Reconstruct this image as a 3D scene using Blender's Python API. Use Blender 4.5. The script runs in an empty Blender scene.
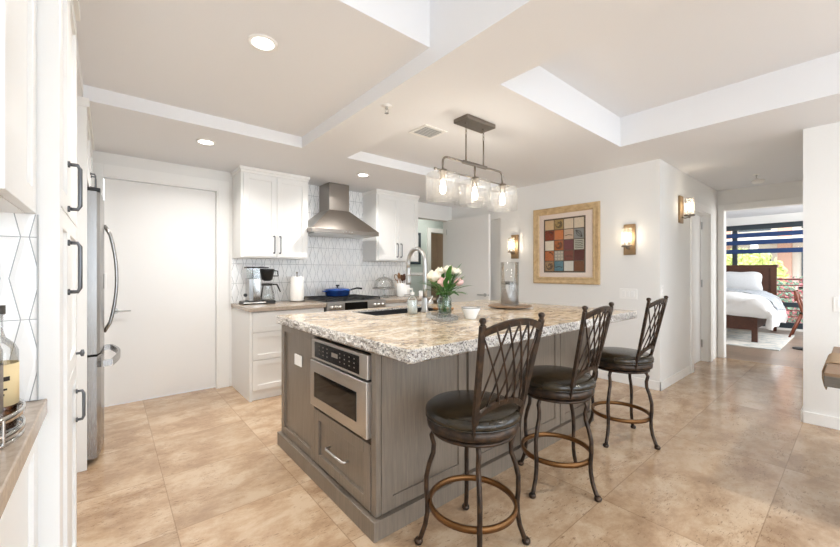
import bpy, bmesh, math, random
from mathutils import Vector, Matrix
random.seed(7)
PI = math.pi
SC = bpy.context.scene
COL = SC.collection

# ------------------------------------------------------------------ camera, sky, light, exposure
cam_d = bpy.data.cameras.new('camera'); cam = bpy.data.objects.new('camera', cam_d); COL.objects.link(cam)
cam_d.sensor_fit = 'HORIZONTAL'; cam_d.sensor_width = 36.0
cam_d.lens = 370.0 / 840.0 * 36.0
cam_d.shift_y = -1.5 / 840.0
cam_d.clip_start = 0.02; cam_d.clip_end = 300
cam.location = (0, 0, 1.25)
cam.rotation_euler = (math.radians(90), 0, math.radians(-40))
SC.camera = cam

world = bpy.data.worlds.new('sky'); SC.world = world; world.use_nodes = True
wn = world.node_tree.nodes; wl = world.node_tree.links
bg = wn['Background']; bg.inputs['Color'].default_value = (0.80, 0.90, 1.0, 1); bg.inputs['Strength'].default_value = 3.0

def area(name, loc, rot, sx, sy, watts, col):
    d = bpy.data.lights.new(name, 'AREA'); d.shape = 'RECTANGLE'; d.size = sx; d.size_y = sy
    d.energy = watts; d.color = col
    o = bpy.data.objects.new(name, d); COL.objects.link(o); o.location = loc; o.rotation_euler = rot
    return o
sun_d = bpy.data.lights.new('sun', 'SUN'); sun_d.energy = 3.0; sun_d.angle = 0.02
sun = bpy.data.objects.new('sun', sun_d); COL.objects.link(sun)
sun.rotation_euler = (math.radians(40), 0, math.radians(-60))
# daylight from unseen windows behind the camera, then fills added for brightness
area('window_daylight', (1.9, -4.9, 1.35), (math.radians(90), 0, 0), 4.2, 2.1, 50, (0.80, 0.90, 1.0))
area('side_fill', (4.36, -2.7, 1.35), (math.radians(90), 0, math.radians(90)), 3.0, 2.0, 14, (0.88, 0.94, 1.0))  # fill added from the right, no window is seen there
area('left_fill', (-.76, -2.9, 1.45), (math.radians(90), 0, math.radians(-90)), 3.2, 2.0, 46, (0.84, 0.92, 1.0))  # added fill from the left to lift the picture wall
area('bedroom_side_fill', (9.0, -1.55, 1.4), (math.radians(90), 0, 0), 3.0, 1.8, 70, (1.0, 0.98, 0.95))  # bedroom fill, standing in for an unseen side window
SC.cycles.transparent_max_bounces = 40; SC.cycles.diffuse_bounces = 8; SC.cycles.max_bounces = 16

vs = SC.view_settings
vs.view_transform = 'Standard'; vs.look = 'None'; vs.gamma = 1.0; vs.use_curve_mapping = False
vs.exposure = 0.40

# ------------------------------------------------------------------ materials
def lin(c):
    return tuple((x / 12.92 if x <= 0.04045 else ((x + 0.055) / 1.055) ** 2.4) for x in (v / 255.0 for v in c))
class NT:
    def __init__(s, name):
        s.m = bpy.data.materials.new(name); s.m.use_nodes = True
        s.t = s.m.node_tree; s.n = s.t.nodes; s.b = s.n['Principled BSDF']
    def new(s, kind, **kw):
        n = s.n.new(kind)
        for k, v in kw.items(): setattr(n, k, v)
        return n
    def link(s, a, b): s.t.links.new(a, b)
    def put(s, sock, v):
        if hasattr(v, 'bl_idname') or isinstance(v, bpy.types.NodeSocket): s.link(v, sock)
        else: sock.default_value = v
    def math(s, op, a, b=0.0, c=None):
        n = s.new('ShaderNodeMath', operation=op); s.put(n.inputs[0], a); s.put(n.inputs[1], b)
        if c is not None: s.put(n.inputs[2], c)
        return n.outputs[0]
    def coord(s, scale=(1, 1, 1), rot=(0, 0, 0), out='Object'):
        tc = s.new('ShaderNodeTexCoord'); mp = s.new('ShaderNodeMapping')
        mp.inputs['Scale'].default_value = scale; mp.inputs['Rotation'].default_value = rot
        s.link(tc.outputs[out], mp.inputs['Vector']); return mp.outputs['Vector']
    def noise(s, vec, scale, detail=4.0, rough=0.55, dist=0.0, out='Fac'):
        n = s.new('ShaderNodeTexNoise'); s.link(vec, n.inputs['Vector'])
        n.inputs['Scale'].default_value = scale; n.inputs['Detail'].default_value = detail
        n.inputs['Roughness'].default_value = rough; n.inputs['Distortion'].default_value = dist
        return n.outputs[out]
    def ramp(s, fac, stops):
        r = s.new('ShaderNodeValToRGB'); s.link(fac, r.inputs['Fac'])
        e = r.color_ramp.elements
        while len(e) < len(stops): e.new(0.5)
        for i, (p, c) in enumerate(stops):
            e[i].position = p; e[i].color = (*c, 1) if len(c) == 3 else c
        return r.outputs['Color']
    def mix(s, fac, a, b, mode='MIX'):
        n = s.new('ShaderNodeMix', data_type='RGBA', blend_type=mode)
        s.put(n.inputs[0], fac)
        for i, v in ((6, a), (7, b)):
            if isinstance(v, tuple): n.inputs[i].default_value = (*v, 1) if len(v) == 3 else v
            else: s.link(v, n.inputs[i])
        return n.outputs[2]
    def col(s, c):
        if isinstance(c, tuple): s.b.inputs['Base Color'].default_value = (*c, 1)
        else: s.link(c, s.b.inputs['Base Color'])
    def bump(s, h, strength=0.2, dist=0.01):
        n = s.new('ShaderNodeBump'); n.inputs['Strength'].default_value = strength; n.inputs['Distance'].default_value = dist
        s.link(h, n.inputs['Height']); s.link(n.outputs[0], s.b.inputs['Normal'])
    def set(s, rough=None, metal=None, coat=None, spec=None, trans=None, ior=None, sheen=None):
        for k, v in (('Roughness', rough), ('Metallic', metal), ('Coat Weight', coat), ('Specular IOR Level', spec),
                     ('Transmission Weight', trans), ('IOR', ior), ('Sheen Weight', sheen)):
            if v is not None: s.put(s.b.inputs[k], v)
        return s

def flat(name, c, rough=0.5, metal=0.0, var=0.0, scale=30.0, bump=0.0, coat=None):
    m = NT(name); v = m.coord()
    base = lin(c)
    f = m.noise(v, scale, 3.0)
    if var > 0: m.col(m.mix(f, tuple(x * (1 - var) for x in base), tuple(min(1, x * (1 + var)) for x in base)))
    else: m.col(base)
    m.set(rough=rough, metal=metal, coat=coat)
    if bump > 0: m.bump(f, bump, 0.002)
    return m.m
M = {}
M['wall'] = flat('wall_paint', (234, 233, 230), 0.75, var=0.015, scale=120, bump=0.05)
M['ceiling'] = flat('ceiling_paint', (230, 231, 233), 0.85, var=0.01, scale=140, bump=0.05)
M['sage'] = flat('sage_paint', (196, 205, 200), 0.7, var=0.01)
M['taupe'] = flat('taupe_paint', (176, 158, 136), 0.7, var=0.02)
M['trim'] = flat('trim_paint', (240, 239, 236), 0.4)
M['door'] = flat('door_paint', (238, 237, 235), 0.45, var=0.006, scale=40)
M['cab'] = flat('white_lacquer', (236, 236, 234), 0.38)
M['gap'] = flat('dark_gap', (40, 38, 36), 0.8)
M['black'] = flat('black_plastic', (18, 18, 19), 0.35)
M['blackiron'] = flat('black_cast_iron', (26, 26, 27), 0.55, bump=0.2, scale=200)
M['pull'] = flat('dark_pull_metal', (104, 106, 109), 0.3, metal=0.8)
M['nickel'] = flat('brushed_nickel', (190, 190, 189), 0.32, metal=1.0)
M['pewter'] = flat('brushed_pewter', (134, 126, 117), 0.38, metal=0.85)
M['chrome'] = flat('polished_chrome', (215, 214, 212), 0.1, metal=1.0)
M['plate'] = flat('white_plastic', (242, 241, 238), 0.35)
M['paper'] = flat('paper_towel', (246, 245, 241), 0.9, var=0.02, scale=300, bump=0.4)
M['ceramic'] = flat('white_ceramic', (245, 245, 243), 0.15)
M['greycer'] = flat('grey_speckled_ceramic', (150, 148, 146), 0.3, var=0.5, scale=90)
M['woodlt'] = flat('spoon_wood', (150, 108, 66), 0.6, var=0.2, scale=60)
M['wooddk'] = flat('dark_spoon_wood', (84, 52, 32), 0.55, var=0.2, scale=60)
M['fabric_white'] = flat('white_cotton', (240, 240, 241), 0.9, var=0.03, scale=60, bump=0.2)
M['fabric_quilt'] = flat('quilted_white_cotton', (225, 227, 230), 0.9, var=0.08, scale=45, bump=0.5)
M['glassdark'] = flat('black_glass', (14, 14, 15), 0.05)
M['windowframe'] = flat('dark_window_metal', (52, 62, 70), 0.45)
M['blind'] = flat('navy_blind_cloth', (40, 66, 112), 0.85, var=0.05)
M['rail'] = flat('red_oxide_rail', (140, 58, 56), 0.5)
M['railgrey'] = flat('grey_rail_metal', (140, 138, 132), 0.5)
M['leaf'] = flat('flower_leaf', (66, 112, 42), 0.45, var=0.35, scale=70)
M['rose_white'] = flat('cream_rose_petal', (246, 238, 220), 0.6, var=0.04)
M['rose_pink'] = flat('pink_rose_petal', (240, 198, 192), 0.6, var=0.06)
M['stone'] = flat('grey_pebble', (120, 118, 114), 0.5, var=0.4, scale=80)
M['trayslate'] = flat('turntable_wood', (138, 112, 86), 0.35, var=0.2, scale=25)
M['bronze_ring'] = flat('worn_bronze_ring', (120, 84, 48), 0.4, metal=0.75, var=0.4, scale=14)
M['steel_side'] = flat('painted_side_panel', (30, 30, 32), 0.5)
M['grout'] = flat('tile_edge', (176, 178, 178), 0.5)
M['concrete'] = flat('exterior_stucco', (222, 212, 198), 0.85, var=0.04)
M['brick'] = flat('exterior_terracotta', (196, 150, 128), 0.85, var=0.1, scale=4)
M['teal'] = flat('teal_window_glass', (70, 116, 120), 0.2)
M['asphalt'] = flat('ground_paving', (150, 146, 138), 0.9, var=0.1, scale=2)
M['bark'] = flat('tree_bark', (96, 78, 60), 0.9, var=0.2)
M['tree'] = flat('yellow_green_leaves', (206, 212, 130), 0.7, var=0.4, scale=3)
M['treedk'] = flat('dark_green_leaves', (120, 150, 124), 0.7, var=0.3, scale=3)
M['bloom'] = flat('pink_blossom', (214, 120, 124), 0.7, var=0.3, scale=5)
M['label'] = flat('cream_label', (226, 205, 160), 0.7)
M['ink'] = flat('label_ink', (46, 38, 32), 0.7)
M['labelgrey'] = flat('grey_label', (128, 120, 112), 0.7, var=0.5, scale=60)
M['cap'] = flat('bottle_cap', (70, 66, 62), 0.4)
M['soapblue'] = flat('pale_printed_label', (228, 232, 228), 0.6, var=0.25, scale=70)

def steel(name, c, rough, stretch=(1, 1, 60), amt=0.10):
    m = NT(name); v = m.coord(scale=stretch); f = m.noise(v, 14, 4.0)
    b = lin(c); m.col(m.mix(f, tuple(x * (1 - amt) for x in b), tuple(min(1, x * (1 + amt)) for x in b)))
    m.set(metal=1.0); m.link(m.math('MULTIPLY_ADD', f, 0.12, rough - 0.06), m.b.inputs['Roughness']); return m.m
M['steel'] = steel('brushed_steel', (196, 192, 187), 0.30)
M['steelv'] = steel('brushed_steel_vertical', (160, 158, 156), 0.26, (60, 60, 1))
M['hood'] = steel('brushed_hood_steel', (152, 145, 138), 0.30)

def wood(name, c1, c2, stretch, rough=0.45, scale=6.0):
    m = NT(name); v = m.coord(scale=stretch); f = m.noise(v, scale, 6.0, 0.6, 0.4)
    m.col(m.ramp(f, [(0.25, lin(c1)), (0.75, lin(c2))])); m.set(rough=rough); m.bump(f, 0.06, 0.002); return m.m
M['isl'] = wood('grey_brown_stained_wood', (108, 98, 87), (134, 122, 109), (14, 14, 0.9), 0.30)
M['bedwood'] = wood('dark_walnut', (62, 36, 26), (96, 58, 42), (3, 3, 20), 0.4)
M['chairwood'] = wood('reddish_wood', (104, 50, 32), (132, 70, 46), (10, 10, 1.5), 0.4)
M['framewood'] = wood('pale_gilt_wood', (176, 146, 104), (216, 188, 144), (14, 3, 3), 0.4)
M['tablewood'] = wood('brown_table_wood', (110, 86, 64), (140, 112, 86), (12, 2, 12), 0.5)
M['tabledk'] = wood('grey_brown_table_edge', (84, 78, 70), (108, 100, 90), (12, 2, 12), 0.6)
M['strap'] = flat('brown_woven_band', (150, 126, 98), 0.75, var=0.25, scale=120, bump=0.3)
M['utility'] = flat('black_paint', (24, 24, 26), 0.4)

def worktop():
    m = NT('taupe_quartz'); v = m.coord(); f = m.noise(v, 60, 5.0); g = m.noise(v, 5, 4.0)
    a = m.ramp(f, [(0.3, lin((146, 132, 119))), (0.7, lin((176, 162, 147)))])
    m.col(m.mix(m.math('MULTIPLY', g, 0.35), a, lin((214, 196, 174)))); m.set(rough=0.2); return m.m
M['quartz'] = worktop()

def granite(name, edge):
    m = NT(name); v = m.coord()
    big = m.noise(v, 3.2, 6.0, 0.62, 1.2); mid = m.noise(v, 16, 6.0, 0.65, 0.7); fine = m.noise(v, 85, 3.0, 0.6)
    vo = m.new('ShaderNodeTexVoronoi'); m.link(v, vo.inputs['Vector']); vo.inputs['Scale'].default_value = 150 if edge else 130
    if edge:
        sp = m.ramp(vo.outputs['Color'], [(0.0, lin((40, 40, 46))), (0.20, lin((104, 104, 108))), (0.36, lin((196, 195, 194))), (0.56, lin((232, 230, 226))), (1.0, lin((248, 246, 242)))])
        warm = m.ramp(mid, [(0.42, lin((150, 124, 98))), (0.62, lin((226, 214, 196)))])
        m.col(m.mix(m.math('MULTIPLY', big, 0.5), sp, warm)); m.set(rough=0.55)
        m.bump(m.math('ADD', mid, vo.outputs['Distance']), 0.7, 0.012)
    else:
        v2 = m.coord(scale=(1.0, 2.4, 1.0)); big = m.noise(v2, 3.0, 10.0, 0.7, 0.6); mid = m.noise(v2, 9.0, 10.0, 0.75, 0.8); fine = m.noise(v, 60, 6.0, 0.7)
        base = m.ramp(big, [(0.40, lin((160, 128, 96))), (0.47, lin((206, 180, 144))), (0.52, lin((224, 204, 174))), (0.60, lin((244, 234, 216)))])
        streak = m.ramp(mid, [(0.40, lin((92, 70, 52))), (0.455, lin((168, 134, 98))), (0.51, lin((218, 194, 160))), (0.56, lin((248, 240, 224)))])
        c = m.mix(0.62, base, streak)
        sp = m.ramp(vo.outputs['Color'], [(0.10, lin((96, 84, 76))), (0.24, lin((220, 202, 176))), (0.8, lin((236, 222, 198)))])
        c = m.mix(0.30, c, sp); c = m.mix(m.math('MULTIPLY', m.math('LESS_THAN', fine, 0.38), 0.6), c, lin((92, 76, 62)))
        pa = m.noise(v, 6.0, 8.0, 0.72, 0.4); sp2 = m.math('MULTIPLY', m.math('LESS_THAN', pa, 0.465), m.math('LESS_THAN', fine, 0.50)); c = m.mix(m.math('MULTIPLY', sp2, 0.65), c, lin((112, 84, 60))); m.col(c); m.set(rough=0.12)
    return m.m
M['granite'] = granite('cream_granite', False)
M['granite_edge'] = granite('chiselled_granite_edge', True)

def travertine():
    m = NT('travertine_tiles')
    tc = m.new('ShaderNodeTexCoord'); sep = m.new('ShaderNodeSeparateXYZ'); m.link(tc.outputs['Object'], sep.inputs[0])
    X, Y = sep.outputs[0], sep.outputs[1]
    right = m.math('GREATER_THAN', X, 0.859)
    pitch = m.math('MULTIPLY_ADD', right, 0.61, 0.61)
    tx = m.math('DIVIDE', m.math('SUBTRACT', X, 0.859), pitch)
    ty = m.math('DIVIDE', m.math('SUBTRACT', Y, 0.31), 0.605)
    def edge(t, p):
        fr = m.math('FRACT', t); d = m.math('MINIMUM', fr, m.math('SUBTRACT', 1.0, fr)); return m.math('MULTIPLY', d, p)
    d = m.math('MINIMUM', edge(tx, pitch), edge(ty, 0.605))
    gr = m.math('LESS_THAN', d, 0.0022)
    comb = m.new('ShaderNodeCombineXYZ'); m.link(m.math('FLOOR', tx), comb.inputs[0]); m.link(m.math('FLOOR', ty), comb.inputs[1])
    wnz = m.new('ShaderNodeTexWhiteNoise'); m.link(comb.outputs[0], wnz.inputs['Vector'])
    off = m.new('ShaderNodeVectorMath', operation='SCALE'); m.link(wnz.outputs['Color'], off.inputs[0]); off.inputs['Scale'].default_value = 20
    add = m.new('ShaderNodeVectorMath', operation='ADD'); m.link(tc.outputs['Object'], add.inputs[0]); m.link(off.outputs[0], add.inputs[1])
    mp = m.new('ShaderNodeMapping'); m.link(add.outputs[0], mp.inputs['Vector']); mp.inputs['Scale'].default_value = (1, 1.5, 1); mp.inputs['Rotation'].default_value = (0, 0, 0.15)
    v = mp.outputs['Vector']
    cloud = m.noise(v, 3.0, 12.0, 0.72, 0.15)
    vein = m.noise(v, 3.6, 15.0, 0.78, 0.25); pit = m.noise(v, 62, 5.0, 0.7)
    base = m.ramp(cloud, [(0.38, lin((166, 134, 102))), (0.48, lin((186, 155, 121))), (0.60, lin((204, 178, 147)))])
    dark = m.ramp(vein, [(0.35, (1, 1, 1)), (0.43, (0, 0, 0))])
    c = m.mix(m.math('MULTIPLY', dark, 0.5), base, lin((140, 104, 70)))
    vp = m.new('ShaderNodeMapping'); m.link(v, vp.inputs['Vector']); vp.inputs['Scale'].default_value = (0.55, 1.3, 1); pit = m.noise(vp.outputs['Vector'], 48, 5.0, 0.72)
    pitm = m.math('MULTIPLY', m.math('LESS_THAN', pit, 0.405), m.math('LESS_THAN', vein, 0.50))
    c = m.mix(m.math('MULTIPLY', pitm, 0.6), c, lin((112, 82, 56)))
    tint = m.math('MULTIPLY_ADD', wnz.outputs['Value'], 0.14, 0.92)
    hsv = m.new('ShaderNodeHueSaturation'); m.link(c, hsv.inputs['Color']); m.link(tint, hsv.inputs['Value']); hsv.inputs['Saturation'].default_value = 0.92
    c = m.mix(m.math('MULTIPLY', gr, 0.55), hsv.outputs['Color'], lin((128, 100, 74)))
    m.col(c); m.link(m.math('MULTIPLY_ADD', vein, 0.22, 0.05), m.b.inputs['Roughness'])
    m.bump(m.math('SUBTRACT', m.math('MULTIPLY', pit, 0.15), gr), 0.12, 0.003)
    return m.m
M['travertine'] = travertine()

def planks():
    m = NT('grey_oak_planks'); tc = m.new('ShaderNodeTexCoord')
    br = m.new('ShaderNodeTexBrick'); mp = m.new('ShaderNodeMapping'); m.link(tc.outputs['Object'], mp.inputs['Vector'])
    mp.inputs['Rotation'].default_value = (0, 0, PI / 2)
    m.link(mp.outputs[0], br.inputs['Vector']); br.inputs['Scale'].default_value = 1.0
    br.inputs['Brick Width'].default_value = 1.2; br.inputs['Row Height'].default_value = 0.15; br.inputs['Mortar Size'].default_value = 0.003
    br.inputs['Color1'].default_value = (*lin((118, 98, 84)), 1); br.inputs['Color2'].default_value = (*lin((146, 124, 106)), 1); br.inputs['Mortar'].default_value = (*lin((70, 56, 46)), 1)
    f = m.noise(m.coord(scale=(14, 1.5, 1)), 5, 5.0)
    m.col(m.mix(m.math('MULTIPLY', f, 0.5), br.outputs['Color'], lin((158, 140, 124)))); m.set(rough=0.3); return m.m
M['planks'] = planks()

def picket(name, ax, w, h, x0, z0, amp, line):
    m = NT(name); tc = m.new('ShaderNodeTexCoord'); sep = m.new('ShaderNodeSeparateXYZ'); m.link(tc.outputs['Object'], sep.inputs[0])
    x = m.math('SUBTRACT', sep.outputs[ax], x0); v = m.math('FRACT', m.math('DIVIDE', m.math('SUBTRACT', sep.outputs[2], z0), h))
    tri = m.math('SUBTRACT', m.math('MULTIPLY', m.math('ABSOLUTE', m.math('SUBTRACT', v, 0.5)), 4.0), 1.0)   # -1 mid, +1 at row joints
    off = m.math('MULTIPLY', tri, amp)
    q = m.math('ABSOLUTE', m.math('SUBTRACT', m.math('FLOORED_MODULO', m.math('ADD', m.math('SUBTRACT', x, w / 2), w), 2 * w), w))
    d1 = m.math('ABSOLUTE', m.math('SUBTRACT', q, m.math('SUBTRACT', w / 2, off)))
    d2 = m.math('MULTIPLY', m.math('MINIMUM', v, m.math('SUBTRACT', 1.0, v)), h)
    d = m.math('MINIMUM', d1, d2)
    mask = m.math('LESS_THAN', d, line)
    f = m.noise(m.coord(), 9, 3.0)
    tile = m.ramp(f, [(0.35, lin((240, 241, 241))), (0.65, lin((250, 250, 249)))])
    m.col(m.mix(mask, tile, lin((164, 167, 169)))); m.set(rough=0.14)
    hgt = m.math('MINIMUM', d, w * 0.30)
    m.bump(m.math('DIVIDE', hgt, w * 0.30), 0.45, w * 0.08)
    return m.m
M['picket'] = picket('glazed_picket_tile', 0, 0.050, 0.2165, 1.035, 0.9085, 0.0155, 0.0017)
M['picketbig'] = picket('large_glazed_picket_tile', 0, 0.036, 0.2165, -0.1873, 0.9085, 0.0103, 0.0011)

def clear(name, tint=(1, 1, 1), gloss=0.06, seed=False, fres=0.6, glow=0.0):
    m = NT(name); m.n.remove(m.b)
    t = m.new('ShaderNodeBsdfTransparent'); t.inputs[0].default_value = (*tint, 1)
    g = m.new('ShaderNodeBsdfGlossy'); g.inputs['Roughness'].default_value = 0.06
    fr = m.new('ShaderNodeFresnel'); fr.inputs[0].default_value = 1.45
    mx = m.new('ShaderNodeMixShader'); fac = m.math('MULTIPLY_ADD', fr.outputs[0], fres, gloss)
    if seed:
        f = m.noise(m.coord(), 75, 2.0); bmp = m.new('ShaderNodeBump'); bmp.inputs['Strength'].default_value = 0.5; bmp.inputs['Distance'].default_value = 0.01
        m.link(f, bmp.inputs['Height']); m.link(bmp.outputs[0], g.inputs['Normal'])
        fac = m.math('ADD', fac, m.math('MULTIPLY', m.math('GREATER_THAN', f, 0.66), 0.15))
    base = t.outputs[0]
    if glow:
        tr = m.new('ShaderNodeBsdfTranslucent'); tr.inputs[0].default_value = (0.97, 0.97, 0.95, 1); m2 = m.new('ShaderNodeMixShader'); m2.inputs[0].default_value = glow
        m.link(t.outputs[0], m2.inputs[1]); m.link(tr.outputs[0], m2.inputs[2]); base = m2.outputs[0]
    m.link(fac, mx.inputs[0]); m.link(base, mx.inputs[1]); m.link(g.outputs[0], mx.inputs[2])
    m.link(mx.outputs[0], m.n['Material Output'].inputs['Surface']); return m.m
M['glass'] = clear('clear_glass', (0.985, 0.99, 0.99), 0.03)
M['seeded'] = clear('seeded_glass', (0.985, 0.985, 0.98), 0.06, True, 0.5, 0.05)
M['glazing'] = clear('picture_glazing', (1, 1, 1), 0.0, False, 0.3)
M['boardglass'] = clear('clear_board', (0.90, 0.92, 0.92), 0.20)
M['glassgreen'] = clear('jar_glass', (0.86, 0.93, 0.90), 0.08)
M['amber'] = clear('amber_bottle_glass', (0.46, 0.24, 0.10), 0.08)
M['water'] = clear('jar_water', (0.80, 0.90, 0.86), 0.03)
M['acrylic'] = clear('clear_acrylic', (0.95, 0.97, 0.97), 0.10)
M['merc'] = steel('mercury_glass', (204, 204, 204), 0.36, (30, 30, 2), 0.3); M['merc'].node_tree.nodes['Principled BSDF'].inputs['Metallic'].default_value = .5

def emit(name, c, s):
    m = NT(name); m.b.inputs['Emission Color'].default_value = (*c, 1); m.b.inputs['Emission Strength'].default_value = s
    m.col(c); return m.m
M['bulb'] = emit('warm_bulb', (1.0, 0.88, 0.70), 20)
M['can'] = emit('downlight_lens', (1.0, 0.96, 0.90), 12)

def frosted():
    m = NT('frosted_sconce_glass'); m.col((0.95, 0.92, 0.86)); m.set(rough=0.35)
    m.n.remove(m.b)
    t = m.new('ShaderNodeBsdfTransparent'); tr = m.new('ShaderNodeBsdfTranslucent'); tr.inputs[0].default_value = (0.98, 0.94, 0.86, 1)
    mx = m.new('ShaderNodeMixShader'); mx.inputs[0].default_value = 0.18
    m.link(t.outputs[0], mx.inputs[1]); m.link(tr.outputs[0], mx.inputs[2]); m.link(mx.outputs[0], m.n['Material Output'].inputs['Surface'])
    return m.m
M['frosted'] = frosted()

def leather():
    m = NT('dark_brown_leather'); v = m.coord(); f = m.noise(v, 9, 4.0); g = m.noise(v, 220, 2.0)
    m.col(m.ramp(f, [(0.35, lin((20, 17, 13))), (0.7, lin((50, 42, 28)))])); m.set(rough=0.22); m.bump(g, 0.08, 0.002); return m.m
M['leather'] = leather()
def iron():
    m = NT('bronzed_iron'); v = m.coord(); f = m.noise(v, 26, 4.0)
    m.col(m.ramp(f, [(0.4, lin((46, 38, 32))), (0.75, lin((84, 64, 48)))])); m.set(rough=0.36, metal=0.55); return m.m
M['iron'] = iron()
def enamel():
    m = NT('blue_enamel'); v = m.coord(); f = m.noise(v, 6, 2.0)
    m.col(m.ramp(f, [(0.3, lin((14, 44, 110))), (0.7, lin((34, 84, 160)))])); m.set(rough=0.12, coat=0.5); return m.m
M['enamel'] = enamel()
def rugm():
    m = NT('pale_patterned_rug'); v = m.coord(); a = m.noise(v, 5, 4.0, 0.6, 1.0); b = m.noise(v, 70, 2.0)
    m.col(m.ramp(m.math('MULTIPLY_ADD', b, 0.2, a), [(0.45, lin((180, 188, 190))), (0.58, lin((214, 212, 206))), (0.7, lin((232, 228, 220)))])); m.set(rough=0.95); m.bump(b, 0.4, 0.005); return m.m
M['rug'] = rugm()
def throwm():
    m = NT('grey_ribbed_throw'); v = m.coord(); w = m.new('ShaderNodeTexWave'); w.inputs['Scale'].default_value = 12; w.inputs['Distortion'].default_value = 1.5; m.link(v, w.inputs['Vector'])
    m.col(m.ramp(w.outputs['Fac'], [(0.2, lin((150, 156, 164))), (0.8, lin((202, 206, 212)))])); m.set(rough=0.95); m.bump(w.outputs['Fac'], 0.5, 0.01); return m.m
M['throw'] = throwm()
# ------------------------------------------------------------------ mesh helpers
class MB:
    """collects shapes for ONE mesh object"""
    def __init__(s): s.bm = bmesh.new(); s.mi = 0
    def _faces(s, vs, quads, smooth=False):
        bv = [s.bm.verts.new(v) for v in vs]
        for q in quads:
            try:
                f = s.bm.faces.new([bv[i] for i in q]); f.material_index = s.mi; f.smooth = smooth
            except ValueError: pass
        return bv
    def mat(s, i): s.mi = i; return s
    def box(s, x0, x1, y0, y1, z0, z1, bev=0.0):
        x0, x1 = min(x0, x1), max(x0, x1); y0, y1 = min(y0, y1), max(y0, y1); z0, z1 = min(z0, z1), max(z0, z1)
        if bev <= 0:
            v = [(x0, y0, z0), (x1, y0, z0), (x1, y1, z0), (x0, y1, z0), (x0, y0, z1), (x1, y0, z1), (x1, y1, z1), (x0, y1, z1)]
            s._faces(v, [(3, 2, 1, 0), (4, 5, 6, 7), (0, 1, 5, 4), (1, 2, 6, 5), (2, 3, 7, 6), (3, 0, 4, 7)]); return s
        t = bmesh.new(); bmesh.ops.create_cube(t, size=1)
        for v in t.verts: v.co = Vector(((x0 + x1) / 2 + v.co.x * (x1 - x0), (y0 + y1) / 2 + v.co.y * (y1 - y0), (z0 + z1) / 2 + v.co.z * (z1 - z0)))
        bmesh.ops.bevel(t, geom=list(t.edges), offset=min(bev, (x1 - x0) * .45, (y1 - y0) * .45, (z1 - z0) * .45), segments=2, affect='EDGES', profile=0.5)
        s.merge(t); return s
    def merge(s, t, mtx=None, smooth=False):
        mp = {}
        for v in t.verts: mp[v] = s.bm.verts.new(mtx @ v.co if mtx else v.co)
        for f in t.faces:
            try:
                g = s.bm.faces.new([mp[v] for v in f.verts]); g.material_index = s.mi; g.smooth = smooth or f.smooth
            except ValueError: pass
        t.free()
    def obox(s, c, ux, uy, uz, hx, hy, hz, bev=0.0):
        """box with its own axes"""
        t = MB(); t.box(-hx, hx, -hy, hy, -hz, hz, bev)
        m = Matrix((Vector(ux).normalized(), Vector(uy).normalized(), Vector(uz).normalized())).transposed().to_4x4(); m.translation = Vector(c)
        s.merge(t.bm, m); return s
    def lathe(s, prof, c=(0, 0, 0), seg=32, axis=(0, 0, 1), smooth=True, close=False):
        z = Vector(axis).normalized(); x = z.orthogonal().normalized() if abs(z.z) < .999 else Vector((1, 0, 0)); y = z.cross(x); c = Vector(c)
        rings = []
        for r, h in prof:
            if r < 1e-6: rings.append([s.bm.verts.new(c + z * h)])
            else: rings.append([s.bm.verts.new(c + z * h + (x * math.cos(2 * PI * k / seg) + y * math.sin(2 * PI * k / seg)) * r) for k in range(seg)])
        pairs = list(zip(rings, rings[1:])) + ([(rings[-1], rings[0])] if close else [])
        for a, b in pairs:
            for k in range(seg):
                k2 = (k + 1) % seg
                if len(a) == 1 and len(b) == 1: continue
                vs = [a[0], b[k2], b[k]] if len(a) == 1 else ([a[k], a[k2], b[0]] if len(b) == 1 else [a[k], a[k2], b[k2], b[k]])
                try:
                    f = s.bm.faces.new(vs); f.material_index = s.mi; f.smooth = smooth
                except ValueError: pass
        return s
    def cyl(s, c, r, h, axis=(0, 0, 1), seg=28, r2=None):
        r2 = r if r2 is None else r2
        s.lathe([(0, 0), (r, 0)], c, seg, axis, False); s.lathe([(r, 0), (r2, h)], c, seg, axis, True); s.lathe([(r2, h), (0, h)], c, seg, axis, False); return s
    def tube(s, pts, r, seg=10, closed=False, flat=None):
        """round (or flat = (half width, half thickness), up vector) bar along a path"""
        P = [Vector(p) for p in pts]; n = len(P); rs = r if isinstance(r, (list, tuple)) else [r] * n
        rings = []; prev = None
        for i, p in enumerate(P):
            a = P[(i - 1) % n] if (closed or i > 0) else p; b = P[(i + 1) % n] if (closed or i < n - 1) else p
            t = (b - a).normalized()
            if prev is None: nrm = t.orthogonal().normalized()
            else:
                nrm = prev - t * prev.dot(t); nrm = nrm.normalized() if nrm.length > 1e-6 else t.orthogonal().normalized()
            if flat:
                up = Vector(flat[2]); nrm = up - t * up.dot(t); nrm.normalize()
            prev = nrm; bi = t.cross(nrm)
            if flat: rings.append([s.bm.verts.new(p + nrm * (sx * flat[1]) + bi * (sy * flat[0])) for sx, sy in ((1, 1), (1, -1), (-1, -1), (-1, 1))])
            else: rings.append([s.bm.verts.new(p + (nrm * math.cos(2 * PI * k / seg) + bi * math.sin(2 * PI * k / seg)) * rs[i]) for k in range(seg)])
        m = len(rings[0])
        for i in range(n if closed else n - 1):
            a, b = rings[i], rings[(i + 1) % n]
            for k in range(m):
                f = s.bm.faces.new([a[k], a[(k + 1) % m], b[(k + 1) % m], b[k]]); f.material_index = s.mi; f.smooth = not flat
        if not closed:
            for rg in (rings[0], rings[-1]):
                f = s.bm.faces.new(rg); f.material_index = s.mi
        return s
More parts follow.
